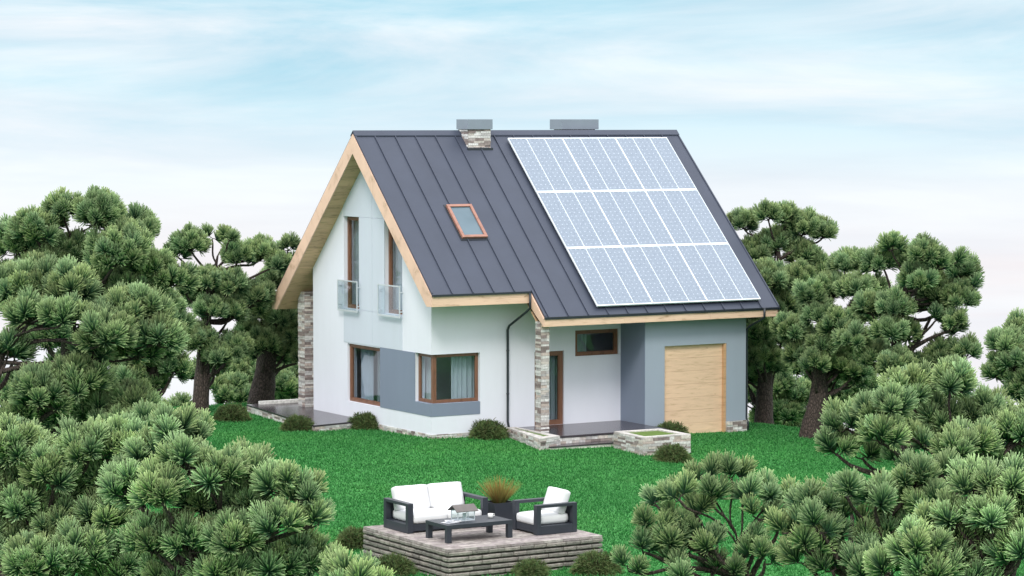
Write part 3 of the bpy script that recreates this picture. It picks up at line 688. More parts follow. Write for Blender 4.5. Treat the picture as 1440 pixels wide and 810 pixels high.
build(mb, 'block_wall', M['block'], deck)
mb = MB(); PV = [(.34, .30, .285), (.40, .36, .34), (.30, .26, .25), (.44, .40, .375), (.36, .31, .31)]
y = DY0
k = 0
while y < DY1 - .01:
    h = .12; x = DX0 - (.17 if k % 2 else 0)
    while x < DX1:
        w = rng.uniform(.28, .45); a, b = max(x, DX0), min(x+w, DX1)
        if b - a > .02: mb.box(a+.004, b-.004, y+.003, min(y+h, DY1)-.003, DZ-.05, DZ+rng.uniform(-.003, .0), tuple(np.array(PV[rng.integers(5)])*rng.uniform(.9, 1.1)))
        x += w
    y += h; k += 1
build(mb, 'paving', M['block'], deck)

def cushion(mb, o, a, b, d, puff=.03, n=10):
    """rounded cushion: box o + a,b (large face) + d (thickness) with puffed faces"""
    o, a, b, d = (np.array(v, float) for v in (o, a, b, d)); 
    la, lb, ld = (np.linalg.norm(v) for v in (a, b, d)); r = min(.05, ld*.42)
    idx = {}; vs = []; fs = []
    def pt(i, j, k):
        key = (i, j, k)
        if key not in idx:
            u, v, w = i/n, j/n, k/3
            p = np.array([u*la, v*lb, w*ld])
            c = np.clip(p, [r]*3, [la-r, lb-r, ld-r]); q = p - c; nq = np.linalg.norm(q)
            if nq > 1e-9: p = c + q / nq * r
            f = math.sin(math.pi*u)**.6 * math.sin(math.pi*v)**.6 if 0 < u < 1 and 0 < v < 1 else 0
            p[2] += puff * f * (1 if k == 3 else (-.3 if k == 0 else 0)); p += rng.normal(0, .0012, 3)
            idx[key] = len(vs); vs.append(o + a/la*p[0] + b/lb*p[1] + d/ld*p[2])
        return idx[key]
    for i in range(n):
        for j in range(n):
            fs.append((pt(i,j,3), pt(i+1,j,3), pt(i+1,j+1,3), pt(i,j+1,3))); fs.append((pt(i,j,0), pt(i,j+1,0), pt(i+1,j+1,0), pt(i+1,j,0)))
    for i in range(n):
        for k in range(3):
            fs.append((pt(i,0,k), pt(i+1,0,k), pt(i+1,0,k+1), pt(i,0,k+1))); fs.append((pt(i,n,k), pt(i,n,k+1), pt(i+1,n,k+1), pt(i+1,n,k)))
            fs.append((pt(0,i,k), pt(0,i,k+1), pt(0,i+1,k+1), pt(0,i+1,k))); fs.append((pt(n,i,k), pt(n,i+1,k), pt(n,i+1,k+1), pt(n,i,k+1)))
    mb.add(vs, fs)
def seat_unit(name, width, nseat, label, cat, depth=.95, arm_h=.58, loc=(0, 0, 0), rz=0):
    """local: x across, y=0 front, y=depth back"""
    t = thing(name, (0, 0, 0), label, cat, None); aw = .12; ft = .10
    mb = MB(); mb.box(aw, width-aw, .02, depth-.02, .03, .17); mb.box(aw, width-aw, depth-.07, depth-.02, .17, .50); build(mb, 'base', M['char'], t, bevel=.006)
    for x0 in (0, width-aw):
        mb = MB(); mb.box(x0, x0+aw, 0, ft, 0, arm_h); mb.box(x0, x0+aw, depth-ft, depth, 0, arm_h); mb.box(x0, x0+aw, ft, depth-ft, arm_h-.06, arm_h); mb.box(x0, x0+aw, ft, depth-ft, 0, .17)
        build(mb, 'arm_frame', M['char'], t, bevel=.006)
    sw_ = (width-2*aw-.01)/nseat
    for k in range(nseat):
        mb = MB(); cushion(mb, (aw+.005+k*sw_+.004, -.005, .172), (sw_-.008, 0, 0), (0, depth-.1, 0), (0, 0, .185), .025); build(mb, 'seat_cushion', M['cloth'], t, smooth=True)
        mb = MB(); cushion(mb, (aw+.0+k*sw_+.004, depth-.36, .36), (sw_-.008, 0, 0), (0, .17, .47), (0, .165, -.06), -.0, 10)
        # puff outwards to the front
        build(mb, 'back_cushion', M['cloth'], t, smooth=True)
    t.location = loc; t.rotation_euler = (0, 0, rz); return t
seat_unit('sofa', 1.80, 2, 'two-seat charcoal frame sofa with white cushions behind the table', 'sofa', 1.0, .58, (-10.90, -18.50, DZ+.002))
seat_unit('armchair', .92, 1, 'charcoal frame armchair with white cushions at the right', 'armchair', .92, .58, (-8.88, -19.05, DZ+.002), R(-90))
# coffee table
tb = thing('coffee_table', (-10.12, -19.5, DZ), 'low dark coffee table in front of the sofa', 'table')
TX0, TX1, TY0, TY1 = -10.84, -9.40, -19.93, -19.09; tz = DZ + .34
mb = MB(); n = 7; hh = (TY1-TY0)/n
for k in range(n): mb.box(TX0+.02, TX1-.02, TY0+.02+k*(hh-.005), TY0+.02+(k+1)*(hh-.005)-.006, tz-.035, tz)
build(mb, 'table_top', M['char'], tb, bevel=.003)
mb = MB(); mb.box(TX0, TX1, TY0, TY0+.02, tz-.07, tz+.001); mb.box(TX0, TX1, TY1-.02, TY1, tz-.07, tz+.001); mb.box(TX0, TX0+.02, TY0+.02, TY1-.02, tz-.07, tz+.001); mb.box(TX1-.02, TX1, TY0+.02, TY1-.02, tz-.07, tz+.001); build(mb, 'apron', M['char'], tb)
for x_, y_ in ((TX0+.0, TY0+.0), (TX1-.1, TY0+.0), (TX0+.0, TY1-.1), (TX1-.1, TY1-.1)):
    mb = MB(); mb.box(x_+.003, x_+.103, y_+.003, y_+.103, DZ+.001, tz-.071); build(mb, 'leg', M['char'], tb, bevel=.004)
# lantern
lx, ly = -10.22, -19.45
ln_ = thing('lantern', (lx, ly, tz), 'house-shaped glass lantern with brown roof and candle on the coffee table', 'lantern')
mb = MB(); lw, ld_, lh = .19, .13, .19
mb.box(lx-lw, lx+lw, ly-ld_, ly+ld_, tz, tz+.015)
for sx in (-1, 1):
    for sy in (-1, 1): mb.box(lx+sx*(lw-.007)-.007, lx+sx*(lw-.007)+.007, ly+sy*(ld_-.007)-.007, ly+sy*(ld_-.007)+.007, tz+.015, tz+lh)
mb.box(lx-.005, lx+.005, ly-ld_, ly-ld_+.01, tz+.015, tz+lh)
mb.box(lx-lw, lx+lw, ly-ld_, ly-ld_+.012, tz+lh-.01, tz+lh+.005); mb.box(lx-lw, lx+lw, ly+ld_-.012, ly+ld_, tz+lh-.01, tz+lh+.005)
build(mb, 'frame', M['steel'], ln_)
mb = MB()
for sy in (-1, 1): mb.obox((lx-lw-.05, ly, tz+lh+.10), (2*lw+.10, 0, 0), (0, sy*(ld_+.05), -.11), (0, 0, .014))
build(mb, 'roof', M['lroof'], ln_)
mb = MB(); mb.prism_x([(ly-ld_+.01, tz+lh+.0), (ly+ld_-.01, tz+lh+.0), (ly, tz+lh+.10)], lx-lw+.004, lx-lw+.010); mb.prism_x([(ly-ld_+.01, tz+lh+.0), (ly+ld_-.01, tz+lh+.0), (ly, tz+lh+.10)], lx+lw-.010, lx+lw-.004)
mb.box(lx-lw+.012, lx+lw-.012, ly-ld_+.004, ly-ld_+.007, tz+.016, tz+lh-.011); mb.box(lx-lw+.003, lx-lw+.006, ly-ld_+.015, ly+ld_-.015, tz+.016, tz+lh-.001)
build(mb, 'glass', M['railglass'], ln_)
mb = MB(); mb.tube([(lx+.03, ly, tz+.016), (lx+.03, ly, tz+.13)], .035, 16)
tag(build(mb, 'candle', M['ceram'], origin=(lx+.03, ly, tz+.016)), 'short white pillar candle standing inside the glass lantern', 'candle')
# cup, magazines, bowl
cx, cy = -9.62, -19.47
mb = MB(); prof = [(.001, .012), (.028, .01), (.036, .03), (.040, .085), (.036, .085), (.032, .03), (.001, .018)]; vs = []; fs = []; n = 18
for r_, z_ in prof:
    for k in range(n): a = 2*math.pi*k/n; vs.append((cx+1.35*r_*math.cos(a), cy+1.35*r_*math.sin(a), tz+z_*1.1-.01))
for p_ in range(len(prof)-1):
    for k in range(n): fs.append((p_*n+k, p_*n+(k+1) % n, (p_+1)*n+(k+1) % n, (p_+1)*n+k))
mb.add(vs, fs); cup = thing('cup', (cx, cy, tz), 'small white cup near the right end of the coffee table', 'cup')
build(mb, 'bowl', M['ceram'], cup, smooth=True)
mb = MB(); mb.tube([(cx+.05, cy, tz+.075), (cx+.085, cy, tz+.07), (cx+.09, cy, tz+.045), (cx+.05, cy, tz+.03)], .007, 6); build(mb, 'handle', M['ceram'], cup)
for (mx_, my_, ang, zz, lab, c0, c1) in ((-10.60, -19.62, 14, 0, 'pale magazine lying flat at the left end of the table', (.55, .56, .60), (.22, .24, .28)), (-10.50, -19.55, -22, .013, 'open patterned magazine lying on top of another magazine', (.60, .60, .62), (.30, .34, .42))):
    mb = MB(); a = R(ang); ux = np.array([math.cos(a), math.sin(a), 0])*.30; uy = np.array([-math.sin(a), math.cos(a), 0])*.21; o = np.array([mx_, my_, tz+.003+zz]) - ux/2 - uy/2
    mb.obox(o, ux*.5, uy, (0, 0, .008), c0); mb.obox(o+ux*.505, ux*.495, uy, (0, 0, .009), c0)
    mb.obox(o+ux*.06+uy*.1+(0, 0, .0085), ux*.36, uy*.45, (0, 0, .002), c1); mb.obox(o+ux*.58+uy*.3+(0, 0, .0085), ux*.34, uy*.6, (0, 0, .002), tuple(np.array(c1)*.6))
    tag(build(mb, 'magazine', M['paper'], origin=(mx_, my_, tz+zz)), lab, 'magazine', 'magazines on the table')
# planter pot with ornamental grass
potx, poty = -8.62, -18.12
pot = thing('plant_pot', (potx, poty, DZ), 'square dark pot between sofa and armchair', 'plant pot')
mb = MB(); a, b_, h = .22, .25, .42
mb.add([(potx+sx*a, poty+sy*a, DZ+.001) for sx, sy in ((-1,-1),(1,-1),(1,1),(-1,1))] + [(potx+sx*b_, poty+sy*b_, DZ+h) for sx, sy in ((-1,-1),(1,-1),(1,1),(-1,1))] +
       [(potx+sx*(b_-.03), poty+sy*(b_-.03), DZ+h) for sx, sy in ((-1,-1),(1,-1),(1,1),(-1,1))] + [(potx+sx*(b_-.03), poty+sy*(b_-.03), DZ+h-.06) for sx, sy in ((-1,-1),(1,-1),(1,1),(-1,1))],
       [(3,2,1,0),(0,1,5,4),(1,2,6,5),(2,3,7,6),(3,0,4,7),(4,5,9,8),(5,6,10,9),(6,7,11,10),(7,4,8,11),(8,9,13,12),(9,10,14,13),(10,11,15,14),(11,8,12,15)])
build(mb, 'pot', M['char'], pot)
mb = MB(); mb.box(potx-.21, potx+.21, poty-.21, poty+.21, DZ+h-.1, DZ+h-.05); build(mb, 'soil', M['floor_in'], pot)

def blades(base, d, length, width, droop, nseg, c0, c1):
    """numpy strips: base (n,3), unit dir d (n,3), length (n,), width; returns V,F,C"""
    n = len(base); side = np.cross(d, rng.normal(size=(n, 3))); side /= np.linalg.norm(side, axis=1)[:, None] + 1e-9
    V = []; C = []
    for s in range(nseg+1):
        t = s / nseg; p = base + d * (length * t)[:, None]; p[:, 2] -= droop * length * t * t
        w = width * (1 - .75 * t ** 2)
        w = w[:, None] if hasattr(w, '__len__') else w
        V += [p - side * w * .5, p + side * w * .5]; c = c0 * (1 - t) + c1 * t; C += [c, c]
    V = np.stack(V, 1).reshape(-1, 3); C = np.stack(C, 1).reshape(-1, 3); k = 2 * (nseg + 1)
    b = np.arange(n)[:, None] * k; F_ = np.concatenate([b + np.array([[2*s, 2*s+1, 2*s+3, 2*s+2]]) for s in range(nseg)], 0)
    return V, F_, C
# ornamental grass in the pot
n = 420; th = rng.uniform(0, 2*np.pi, n); rr = rng.random(n)**.7; tilt = rr * .78
d = np.stack([np.sin(tilt)*np.cos(th), np.sin(tilt)*np.sin(th), np.cos(tilt)], 1)
base = np.stack([potx + .08*rr*np.cos(th), poty + .08*rr*np.sin(th), np.full(n, DZ+h-.06)], 1)
hue = rng.random(n)[:, None]; c0 = (1-hue)*np.array([[.10, .17, .04]]) + hue*np.array([[.10, .075, .03]]); c1 = (1-hue)*np.array([[.25, .28, .07]]) + hue*np.array([[.42, .20, .07]])
V, Fq, C = blades(base, d, rng.uniform(.32, .66, n), np.full(n, .011), .06, 4, c0, c1)
og = thing('ornamental_grass', (potx, poty, DZ+h-.06), 'reddish-green ornamental grass growing in the dark square pot', 'plant')
build_np('leaf_clump', V, Fq, C, M['bushleaf'], og)

# ---------------------------------------------------------------- low round bushes
def bush_mesh():
    n = 5200; th = rng.uniform(0, 2*np.pi, n); ph = np.arccos(rng.uniform(0.0, 1, n))
    d0 = np.stack([np.sin(ph)*np.cos(th), np.sin(ph)*np.sin(th), np.cos(ph)], 1); rad = rng.uniform(.45, 1.0, n)**.6
    lump = 1 + .13*np.sin(3*th+1)*np.sin(2*ph) + .08*np.sin(7*th)
    base = d0 * (rad * lump)[:, None] * np.array([[.46, .46, .40]])
    d = d0 * .7 + rng.normal(0, .42, (n, 3)); d[:, 2] += .25; d /= np.linalg.norm(d, axis=1)[:, None]
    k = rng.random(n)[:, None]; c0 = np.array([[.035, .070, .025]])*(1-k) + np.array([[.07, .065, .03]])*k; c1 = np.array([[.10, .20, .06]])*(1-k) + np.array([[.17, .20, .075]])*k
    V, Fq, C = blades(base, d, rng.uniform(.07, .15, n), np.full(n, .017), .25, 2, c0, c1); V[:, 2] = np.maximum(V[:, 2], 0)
    return V, Fq, C
bp = thing('bush', (0, 0, 0), '', 'bush', 'low round bushes')
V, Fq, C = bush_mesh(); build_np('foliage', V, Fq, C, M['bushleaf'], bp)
mb = MB()
for k in range(14):
    a = k*2.4; mb.tube([(0, 0, 0), (.16*math.cos(a), .16*math.sin(a), .16), (.36*math.cos(a), .36*math.sin(a), .26+.08*(k % 3))], [.02, .014, .006], 5)
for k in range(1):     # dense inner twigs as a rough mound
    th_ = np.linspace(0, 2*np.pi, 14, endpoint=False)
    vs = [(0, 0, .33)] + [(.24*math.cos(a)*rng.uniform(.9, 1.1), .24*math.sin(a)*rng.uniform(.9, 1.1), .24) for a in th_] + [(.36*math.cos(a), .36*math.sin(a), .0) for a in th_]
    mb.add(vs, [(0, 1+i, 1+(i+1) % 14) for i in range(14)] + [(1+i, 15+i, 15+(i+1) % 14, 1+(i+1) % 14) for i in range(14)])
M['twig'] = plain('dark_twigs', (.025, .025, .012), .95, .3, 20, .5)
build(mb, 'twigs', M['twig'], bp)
bushes = [(324, 594, 1.10, 'round bush at the far left corner of the terrace under the pines'), (416, 609, 1.0, 'round bush hiding the middle of the terrace edge'),
          (514, 605, 1.08, 'round bush against the gable wall below the large window'), (685, 619, 1.12, 'round bush at the front wall left of the downpipe'),
          (943, 603, 1.05, 'round bush between the square planter and the garage door'), (948, 640, 1.0, 'round bush in front of the square stone planter'),
          (498, 774, .92, 'round bush at the rear left corner of the stone platform'), (553, 812, .85, 'round bush along the left side of the stone platform'),
          (747, 816, .72, 'small bush at the foot of the platform front'), (838, 812, .95, 'round bush at the right front corner of the platform')]
for k, (px, py, s, lab) in enumerate(bushes):
    o = bp if k == 0 else copy_thing(bp)
    q = onp(px, py, 2, -.05); zz = .12 if k > 5 else -.05; q = onp(px, py, 2, zz)
    # the pixel is the front foot of the bush, so step back by its radius
    q = q + DH * s * .5 * .9; q[2] = float(gz(q[0], q[1])) - .02
    if k == 4: q = onp(942, 595, 1, -1.85)
    if k == 8: q = onp(747, 800, 1, -20.98)
    q[2] = float(gz(q[0], q[1])) - .02
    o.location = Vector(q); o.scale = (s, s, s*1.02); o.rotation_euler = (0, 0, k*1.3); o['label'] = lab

# ---------------------------------------------------------------- pines
TOTAL = 0
def pine(label, D, pads, base=None, top=None, size=1.0, dens=1.0, spread=1.0, seed=0, tr=.22, name='pine_tree', group='pine trees round the lawn', nneedle=120, nw=.018, back=.5, branches=(), zbase=None, tipk=1.0):
    """pads: (px,py,rpx[,depth offset]) lobes of the crown; every lobe is a dome of needle tufts with its own limb"""
    global TOTAL
    r = np.random.default_rng(seed); s = F / D
    P = []
    pc = np.array([[p[0], p[1]] for p in pads], float); cen = pc.mean(0); halfw = max(.9, (pc[:, 0].max()-pc[:, 0].min())/2/s)
    for p in pads:
        u = (p[0]-cen[0]) / s / halfw
        dd = p[3] if len(p) > 3 else r.uniform(-1, .35) * halfw * .75 * math.sqrt(max(.1, 1-u*u)) * spread
        P.append((W(p[0], p[1], D+dd), max(.25, p[2]/s)))
    nb = int(len(pads) * back)
    for k in range(nb):                                   # rear lobes, so the crown is round from any side
        p = pads[r.integers(len(pads))]; u = (p[0]-cen[0])/s/halfw; dd = r.uniform(.3, 1) * halfw * math.sqrt(max(.1, 1-u*u)) * spread
        P.append((W(p[0]*.9+cen[0]*.1, p[1]+r.uniform(4, 14), D+dd), p[2]/s*.95))
    cw_ = np.mean([q[0] for q in P], 0)
    bpt = W(base[0], base[1], D) if base else W(cen[0], cen[1], D)
    bz = float(gz(bpt[0], bpt[1])) if zbase is None else zbase
    b0 = np.array([bpt[0], bpt[1], bz])
    t = thing(name, b0, label, 'tree' if name == 'pine_tree' else 'shrub', group)
    tp_ = W(top[0], top[1], D) if top else np.array([cw_[0], cw_[1], max(q[0][2] for q in P)-.5])
    ctr = [b0 + (0, 0, -.3), b0 + (tp_-b0)*.06]
    for f in (.3, .5, .7, .85): ctr.append(b0 + (tp_-b0)*f + np.append(r.normal(0, .16, 2), 0) * (1 if f > .3 else .6))
    ctr.append(tp_); ctr = np.array(ctr)
    hgt = np.linalg.norm(tp_ - b0); rad = np.array([1.35, 1.05, .85, .68, .48, .33, .12]) * tr
    # smooth the trunk line
    tt = np.linspace(0, len(ctr)-1, 22); tl = np.array([np.array([np.interp(x, range(len(ctr)), ctr[:, k]) for k in range(3)]) for x in tt]); trd = np.interp(tt, range(len(ctr)), rad)
    for _ in range(2): tl[1:-1] = (tl[:-2]+2*tl[1:-1]+tl[2:])/4
    mb = MB(); mb.tube(tl, trd, 12, jit=.16)
    allB = []; allD = []; allL = []; allC = []
    Ln = .36 * size
    for (c, rp) in P:
        rc = max(.14, rp*.98 - Ln*.62) * r.uniform(.9, 1.08)
        # limb from the trunk up into the lobe
        under = c + np.array([0, 0, -rc*.45]); j = np.argmin(np.linalg.norm(tl - (under + (0, 0, -.7)), axis=1) + 10*(tl[:, 2] > under[2]+.3)); a = tl[j]
        v = under - a; L_ = np.linalg.norm(v)
        bend = np.cross(v, r.normal(size=3)); bend = bend/(np.linalg.norm(bend)+1e-9)*L_*.13
        pts = [a, a+v*.3+bend+(0, 0, -.04*L_), a+v*.6+bend*.6, a+v*.85-bend*.2, under+(0, 0, rc*.3)]
        q = np.array(pts); qt = np.linspace(0, 4, 10); q = np.array([[np.interp(x, range(5), q[:, k]) for k in range(3)] for x in qt])
        q[1:-1] = (q[:-2]+2*q[1:-1]+q[2:])/4
        r0 = min(trd[j]*.7, .035+.022*L_); mb.tube(q, np.linspace(r0, .022, 10), 7, jit=.2)
        # tufts over the dome
        nt_ = max(1, int(dens * 25 * (rc/.45)**2 / (size**2))) if rc > .15 else 2
        k = np.arange(nt_) + .5; zz = 1 - k/nt_*1.42; phi = k*2.39996 + r.uniform(0, 6)
        sr = np.sqrt(np.clip(1-zz*zz, 0, 1)); dirs = np.stack([sr*np.cos(phi), sr*np.sin(phi), zz], 1)
        dirs += r.normal(0, .12, dirs.shape); dirs /= np.linalg.norm(dirs, axis=1)[:, None]
        cen_t = c + dirs * rc * np.array([1.0, 1.0, .85]) * r.uniform(.62, 1.18, nt_)[:, None]
        axd = dirs*.68 + np.array([0, 0, .70]); axd += r.normal(0, .15, axd.shape); axd /= np.linalg.norm(axd, axis=1)[:, None]
        for i_ in range(nt_):
            # twig
            pp = c + np.array([0, 0, -rc*.3]); mb.tube([pp, (pp+cen_t[i_])/2+r.normal(0, .03, 3), cen_t[i_]-axd[i_]*.02, cen_t[i_]+axd[i_]*.12*size], [.016, .012, .010, .006], 4)
            nn = int(nneedle * r.uniform(.8, 1.2)); ax_ = axd[i_]
            e1 = np.cross(ax_, (.3, .5, .8)); e1 /= np.linalg.norm(e1); e2 = np.cross(ax_, e1)
            u_ = r.random(nn); ca = 1 - u_ * .98; sa = np.sqrt(np.clip(1-ca*ca, 0, 1)); ph = r.uniform(0, 2*np.pi, nn)
            d_ = ca[:, None]*ax_ + sa[:, None]*(np.cos(ph)[:, None]*e1 + np.sin(ph)[:, None]*e2)
            d_[:, 2] += .34; d_ /= np.linalg.norm(d_, axis=1)[:, None]
            b_ = cen_t[i_] + ax_ * (ca*.13*size + r.uniform(-.04, .04, nn))[:, None]
            ts = r.uniform(.85, 1.12)
            allB.append(b_); allD.append(d_); allL.append(Ln * ts * r.uniform(.86, 1.05, nn) * (.86 + .14*ca)); tone = r.uniform(.78, 1.2)
            allC.append(np.stack([np.full(nn, tone), r.random(nn), np.full(nn, r.uniform(-.07, .08))], 1))
    B = np.concatenate(allB); Dd = np.concatenate(allD); LL = np.concatenate(allL); CC = np.concatenate(allC); n = len(B); TOTAL += n
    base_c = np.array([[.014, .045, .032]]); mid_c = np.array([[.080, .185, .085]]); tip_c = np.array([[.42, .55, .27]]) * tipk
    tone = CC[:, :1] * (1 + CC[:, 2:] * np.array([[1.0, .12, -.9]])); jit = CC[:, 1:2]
    # needle as a three sided prism, blunt, paler at the tip; base darkened to deepen the shade inside tufts
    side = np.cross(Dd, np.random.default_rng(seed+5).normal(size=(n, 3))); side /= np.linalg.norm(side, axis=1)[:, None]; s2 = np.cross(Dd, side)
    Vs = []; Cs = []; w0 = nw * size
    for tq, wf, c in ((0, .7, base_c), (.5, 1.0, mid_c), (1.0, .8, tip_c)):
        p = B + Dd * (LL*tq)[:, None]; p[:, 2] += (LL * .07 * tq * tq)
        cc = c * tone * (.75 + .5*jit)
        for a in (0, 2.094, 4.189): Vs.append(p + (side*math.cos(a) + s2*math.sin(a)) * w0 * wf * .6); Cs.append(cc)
    V = np.stack(Vs, 1).reshape(-1, 3); C = np.stack(Cs, 1).reshape(-1, 3); b = np.arange(n)[:, None]*9
    fl = []
    for lv in (0, 3):
        for a in range(3): fl.append(b + np.array([[lv+a, lv+(a+1) % 3, lv+3+(a+1) % 3, lv+3+a]]))
    tri = b + np.array([[6, 7, 8, 8]])
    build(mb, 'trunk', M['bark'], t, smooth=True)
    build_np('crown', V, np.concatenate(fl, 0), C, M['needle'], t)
    return t

BG = dict(nneedle=140, nw=.0215, size=.84)
pine('tall broad pine at the far left with crown split around its bare upper trunk', 64,
     [(90,300,26),(72,315,22),(140,303,34),(150,318,30),(48,330,34),(20,338,26),(195,328,30),(178,345,30),(25,352,30),(168,362,42),(105,362,34),(60,385,38),(215,383,34),(140,400,38),(10,400,32),(190,418,36),(245,398,26),(95,430,38),(30,430,36),(160,450,34),(220,440,28),(60,470,36)],
     base=(108, 640), top=(104, 330), seed=1, tr=.30, **BG)
pine('slim leaning pine left of the terrace with a branching open top', 80,
     [(268,348,26),(250,360,20),(298,335,16),(323,336,15),(335,365,26),(365,362,26),(390,375,20),(290,400,27),(325,402,25),(262,412,18),(325,443,28),(295,440,22),(280,484,28),(330,494,25),(305,505,22),(360,420,24)],
     base=(280, 590), top=(306, 360), seed=2, tr=.25, **BG)
pine('thick-trunked pine directly behind the terrace, half hidden by the house', 83,
     [(405,350,17),(410,385,24),(385,400,26),(425,410,25),(365,432,27),(398,450,27),(420,470,25),(372,488,26),(402,492,25),(350,470,22),(440,380,25),(460,430,28),(430,500,25)],
     base=(366, 570), top=(400, 400), seed=3, tr=.38, **BG)
pine('dark pine in the gap behind the tall broad pine at left', 74,
     [(232,432,24),(205,455,28),(250,460,20),(228,495,28),(195,510,28),(245,520,22),(215,545,25),(180,540,28),(150,500,30),(185,480,26),(250,440,18)],
     base=(205, 640), top=(215, 440), seed=4, tr=.25, **BG)
pine('pine reaching in from the left edge with a bare sagging branch', 50,
     [(20,412,42),(62,405,38),(100,412,38),(40,450,36),(90,450,34),(205,440,34),(178,448,40),(222,480,38),(150,478,38),(195,500,34),(130,500,30),(60,560,42),(110,545,42),(85,590,38),(135,580,34),(185,575,38),(30,590,34),(10,500,30),(160,610,34),(205,600,28)],
     base=(-10, 760), top=(10, 480), seed=5, tr=.26, size=.86, nneedle=140, nw=.0195, back=.35)
FG = dict(nneedle=145, nw=.0185, dens=.95, size=.80)
pine('foreground pine filling the lower left corner with dense pale tufts', 42,
     [(18,640,50),(72,672,42),(125,640,42),(165,628,38),(108,695,42),(35,715,46),(75,745,44),(150,735,44),(5,770,48),(110,785,46),(50,800,46),(170,800,46),(-40,700,50),(15,680,40),(140,680,40)],
     base=(60, 900), top=(70, 700), seed=6, tr=.22, back=.4, tipk=1.22, **FG)
pine('foreground pine left of the platform with crown stepping down to the lawn', 39,
     [(240,612,34),(285,618,32),(215,650,38),(262,655,38),(310,672,40),(350,668,38),(225,700,42),(285,715,42),(345,715,42),(392,690,38),(425,702,34),(438,738,30),(390,745,38),(330,765,42),(265,770,42),(215,770,42),(430,788,34),(385,800,40),(310,812,42),(240,815,40),(462,806,24),(180,690,38)],
     base=(310, 920), top=(310, 720), seed=7, tr=.22, back=.4, tipk=1.22, **FG)
pine('low young pine with its tip just rising at the bottom left of the platform', 37,
     [(500,818,28),(525,822,22),(478,828,28),(512,845,30)], base=(510, 930), top=(510, 820), seed=8, tr=.12, back=.5, tipk=1.22, **FG)
pine('pine behind the garage corner with crown rising past the roof edge', 80,
     [(1045,318,24),(1080,307,20),(1106,308,21),(1130,325,26),(1158,332,20),(1090,347,28),(1130,362,27),(1058,362,26),(1080,398,28),(1120,398,27),(1095,436,27),(1065,440,26),(1062,472,26),(1048,495,24),(1150,385,26),(1100,480,24),(1075,505,22),(1030,400,24),(1062,505,26),(1090,520,24),(1120,470,22),(1045,525,24)],
     base=(1074, 594), top=(1090, 330), seed=9, tr=.26, **BG)
pine('leaning thick pine between the garage and the twin-lobed pine at right', 76,
     [(1190,378,26),(1222,378,24),(1170,412,27),(1205,412,26),(1150,448,26),(1180,462,27),(1212,450,26),(1125,505,23),(1155,490,24),(1190,500,24),(1110,468,26),(1230,410,20),(1140,420,24),(1180,520,24),(1205,525,24),(1225,495,24),(1145,515,20)],
     base=(1140, 604), top=(1165, 410), seed=10, tr=.30, **BG)
pine('flat-topped pine at right with outstretched lobe against the sky', 72,
     [(1254,350,20),(1240,372,22),(1272,372,20),(1300,362,25),(1318,375,22),(1356,386,24),(1340,370,16),(1290,400,26),(1320,418,30),(1352,425,26),(1345,455,20),(1315,450,18),(1225,438,25),(1260,438,27),(1250,470,24),(1225,508,27),(1275,474,22),(1200,480,24),(1325,503,24),(1358,500,24),(1300,520,24),(1260,520,26),(1365,405,18),(1340,525,22)],
     base=(1262, 640), top=(1275, 400), seed=11, tr=.28, **BG)
pine('dense pine cut by the right edge of the picture', 62,
     [(1412,492,26),(1440,478,32),(1425,515,30),(1455,510,34),(1405,530,24),(1440,550,30),(1470,480,34),(1470,540,34)],
     base=(1452, 700), top=(1450, 500), seed=12, tr=.24, **BG)
pine('pale pine right of the lawn above the bottom corner', 47,
     [(1176,636,28),(1212,642,28),(1190,600,32),(1225,590,32),(1255,578,32),(1280,556,38),(1338,545,36),(1240,620,32),(1325,598,38),(1385,588,38),(1372,632,34),(1300,628,32),(1345,640,30),(1428,615,34),(1430,655,34),(1265,655,26),(1400,660,30),(1460,600,36)],
     base=(1330, 800), top=(1320, 640), seed=13, tr=.24, size=.84, nneedle=140, nw=.0195, back=.35, tipk=1.15)
pine('sparse pine with bare forked twigs in front of the lawn at lower right', 42,
     [(922,708,26),(955,700,26),(915,742,22),(952,738,24),(978,722,20),(990,674,22),(1028,670,22),(1108,705,22),(1000,700,16),(940,765,20),(1095,740,20),(1075,790,24),(985,755,20),(905,775,18),(1045,703,26),(1085,698,25),(1068,728,23),(940,790,26),(968,775,26),(1005,772,28),(1045,785,26),(1000,805,28),(1060,765,18),(885,800,18),(1030,812,24),(960,815,26)],
     base=(1085, 900), top=(1040, 760), seed=14, tr=.13, back=.15, spread=.6, size=.74, nneedle=140, nw=.0185, dens=1.15, tipk=1.1)
pine('foreground pine spreading across the lower right with dark inner boughs', 40,
     [(1130,718,30),(1115,745,22),(1130,790,26),(1150,745,26),(1165,712,28),(1140,775,26),(1172,755,26),(1192,698,30),(1232,708,34),(1268,700,34),(1220,765,28),(1195,735,28),(1288,680,34),(1320,672,30),(1312,715,34),(1260,745,34),(1170,800,30),(1215,805,34),(1240,775,30)],
     base=(1210, 920), top=(1225, 740), seed=15, tr=.2, back=.3, **FG)
pine('foreground pine in the bottom right corner with pale yellow-green tips', 37,
     [(1368,690,38),(1415,692,38),(1395,735,40),(1445,735,40),(1345,735,36),(1292,778,42),(1340,772,42),(1388,785,44),(1435,780,44),(1255,808,36),(1310,815,42),(1370,820,44),(1460,690,40),(1300,745,30)],
     base=(1385, 960), top=(1370, 750), seed=16, tr=.2, back=.3, tipk=1.3, **FG)
SH = dict(size=.85, name='pine_shrub', group='dark pine shrubs behind the trees', tr=.10, nneedle=80, nw=.022, back=.4)
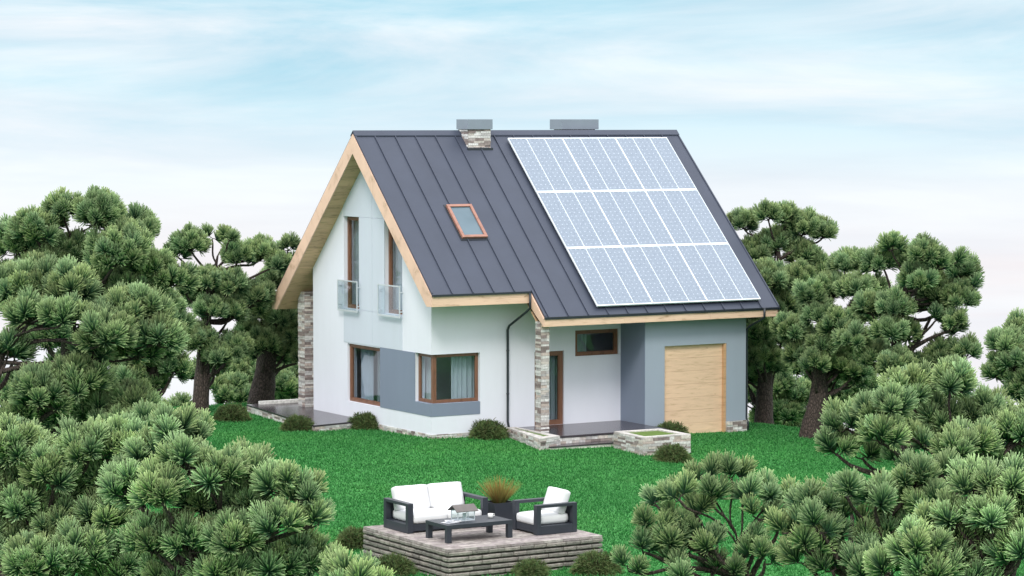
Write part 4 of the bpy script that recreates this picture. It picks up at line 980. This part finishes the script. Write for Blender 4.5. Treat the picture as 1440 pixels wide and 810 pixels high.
for k, (D, pads, lab) in enumerate([
    (92, [(1040,520,26),(1080,515,28),(1120,520,28),(1160,520,28),(1060,560,28),(1100,570,28),(1140,560,28),(1160,590,28),(1120,600,28),(1075,600,24),(1190,540,26)], 'wide dark shrub farthest back behind the garage corner'),
    (91, [(350,520,26),(385,525,26),(330,530,24),(300,520,24),(270,530,20),(350,560,20),(385,560,20),(415,500,24),(430,540,22)], 'wide dark shrub farthest back behind the left trunks'),
    (88, [(1095,545,26),(1120,560,26),(1105,585,26),(1062,560,24),(1040,545,28),(1075,590,20)], 'dark shrub filling the gap between the two right-hand trunks'),
    (86, [(1165,540,26),(1190,560,26),(1170,585,26),(1215,545,24),(1210,580,26),(1235,565,24)], 'dark shrub right of the leaning thick trunk'),
    (89, [(395,545,22),(415,530,22),(420,555,22),(400,562,18)], 'small dark shrub glimpsed behind the terrace'),
    (87, [(318,560,18),(300,548,16),(330,545,18),(340,562,16)], 'pale shrub in the gap between the two left trunks'),
    (86, [(235,585,20),(255,575,18),(220,600,22),(262,592,16)], 'dark shrub at the foot of the slim leaning pine'),
    (70, [(1265,575,24),(1300,560,24),(1290,600,26),(1250,600,22)], 'dark shrub under the flat-topped pine at right'),
    (66, [(130,560,34),(170,590,34),(90,600,36),(150,640,36),(60,640,36),(30,560,36),(100,520,30)], 'broad dark shrub under the tall broad pine at left')]):
    cx_ = sum(p[0] for p in pads)/len(pads); pine(lab, D, pads, base=(cx_, 600), seed=30+k, zbase=None, **SH)
print('needles', TOTAL)

# ---------------------------------------------------------------- grass blades over the lawn one can see
n = 480000
dd = np.sqrt(rng.uniform(42**2, 84**2, n)); ll = rng.uniform(-.25, .27, n) * dd
keepden = rng.random(n)
x = CAM[0] + DH[0]*dd + RIGHT[0]*ll; y = CAM[1] + DH[1]*dd + RIGHT[1]*ll
inb = (x > -.04) & (x < 9.7) & (y > -.04) & (y < 7.2); inb |= (x > 6.1) & (x < 9.7) & (y > -1.27) & (y < .1); inb |= (x > 2.0) & (x < 6.2) & (y > -2.42) & (y < 0)
inb |= (x > 2.0) & (x < 4.2) & (y > -2.9) & (y < -2.3); inb |= (x > DX0-.03) & (x < DX1+.03) & (y > DY0-.03) & (y < DY1+.03)
def inpoly(poly):
    r_ = np.zeros(len(x), bool); m_ = len(poly)
    for i in range(m_):
        (xa, ya), (xb, yb) = poly[i], poly[(i+1) % m_]; c = ((ya > y) != (yb > y)) & (x < (xb-xa)*(y-ya)/(yb-ya+1e-12)+xa); r_ ^= c
    return r_
inb |= inpoly(P_) | inpoly(ppR) | inpoly(ppL)
x, y = x[~inb], y[~inb]; n = len(x)
z = gz(x, y) - .008; th = rng.uniform(0, 2*np.pi, n); tl_ = rng.uniform(.1, .95, n)
d = np.stack([np.sin(tl_)*np.cos(th), np.sin(tl_)*np.sin(th), np.cos(tl_)], 1); B = np.stack([x, y, z], 1)
s_ = np.cross(d, rng.normal(size=(n, 3))); s_ /= np.linalg.norm(s_, axis=1)[:, None]; Lb = rng.uniform(.05, .10, n)[:, None]; wb = .017
V = np.stack([B - s_*wb, B + s_*wb, B + d*Lb], 1).reshape(-1, 3)
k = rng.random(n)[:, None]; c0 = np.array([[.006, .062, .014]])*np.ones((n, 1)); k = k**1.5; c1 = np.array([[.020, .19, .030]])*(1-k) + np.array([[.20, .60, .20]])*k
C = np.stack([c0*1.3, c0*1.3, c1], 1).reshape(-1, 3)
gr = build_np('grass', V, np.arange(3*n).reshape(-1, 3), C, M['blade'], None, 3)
tag(gr, 'short bright green lawn grass around the house', 'grass', kind='stuff')
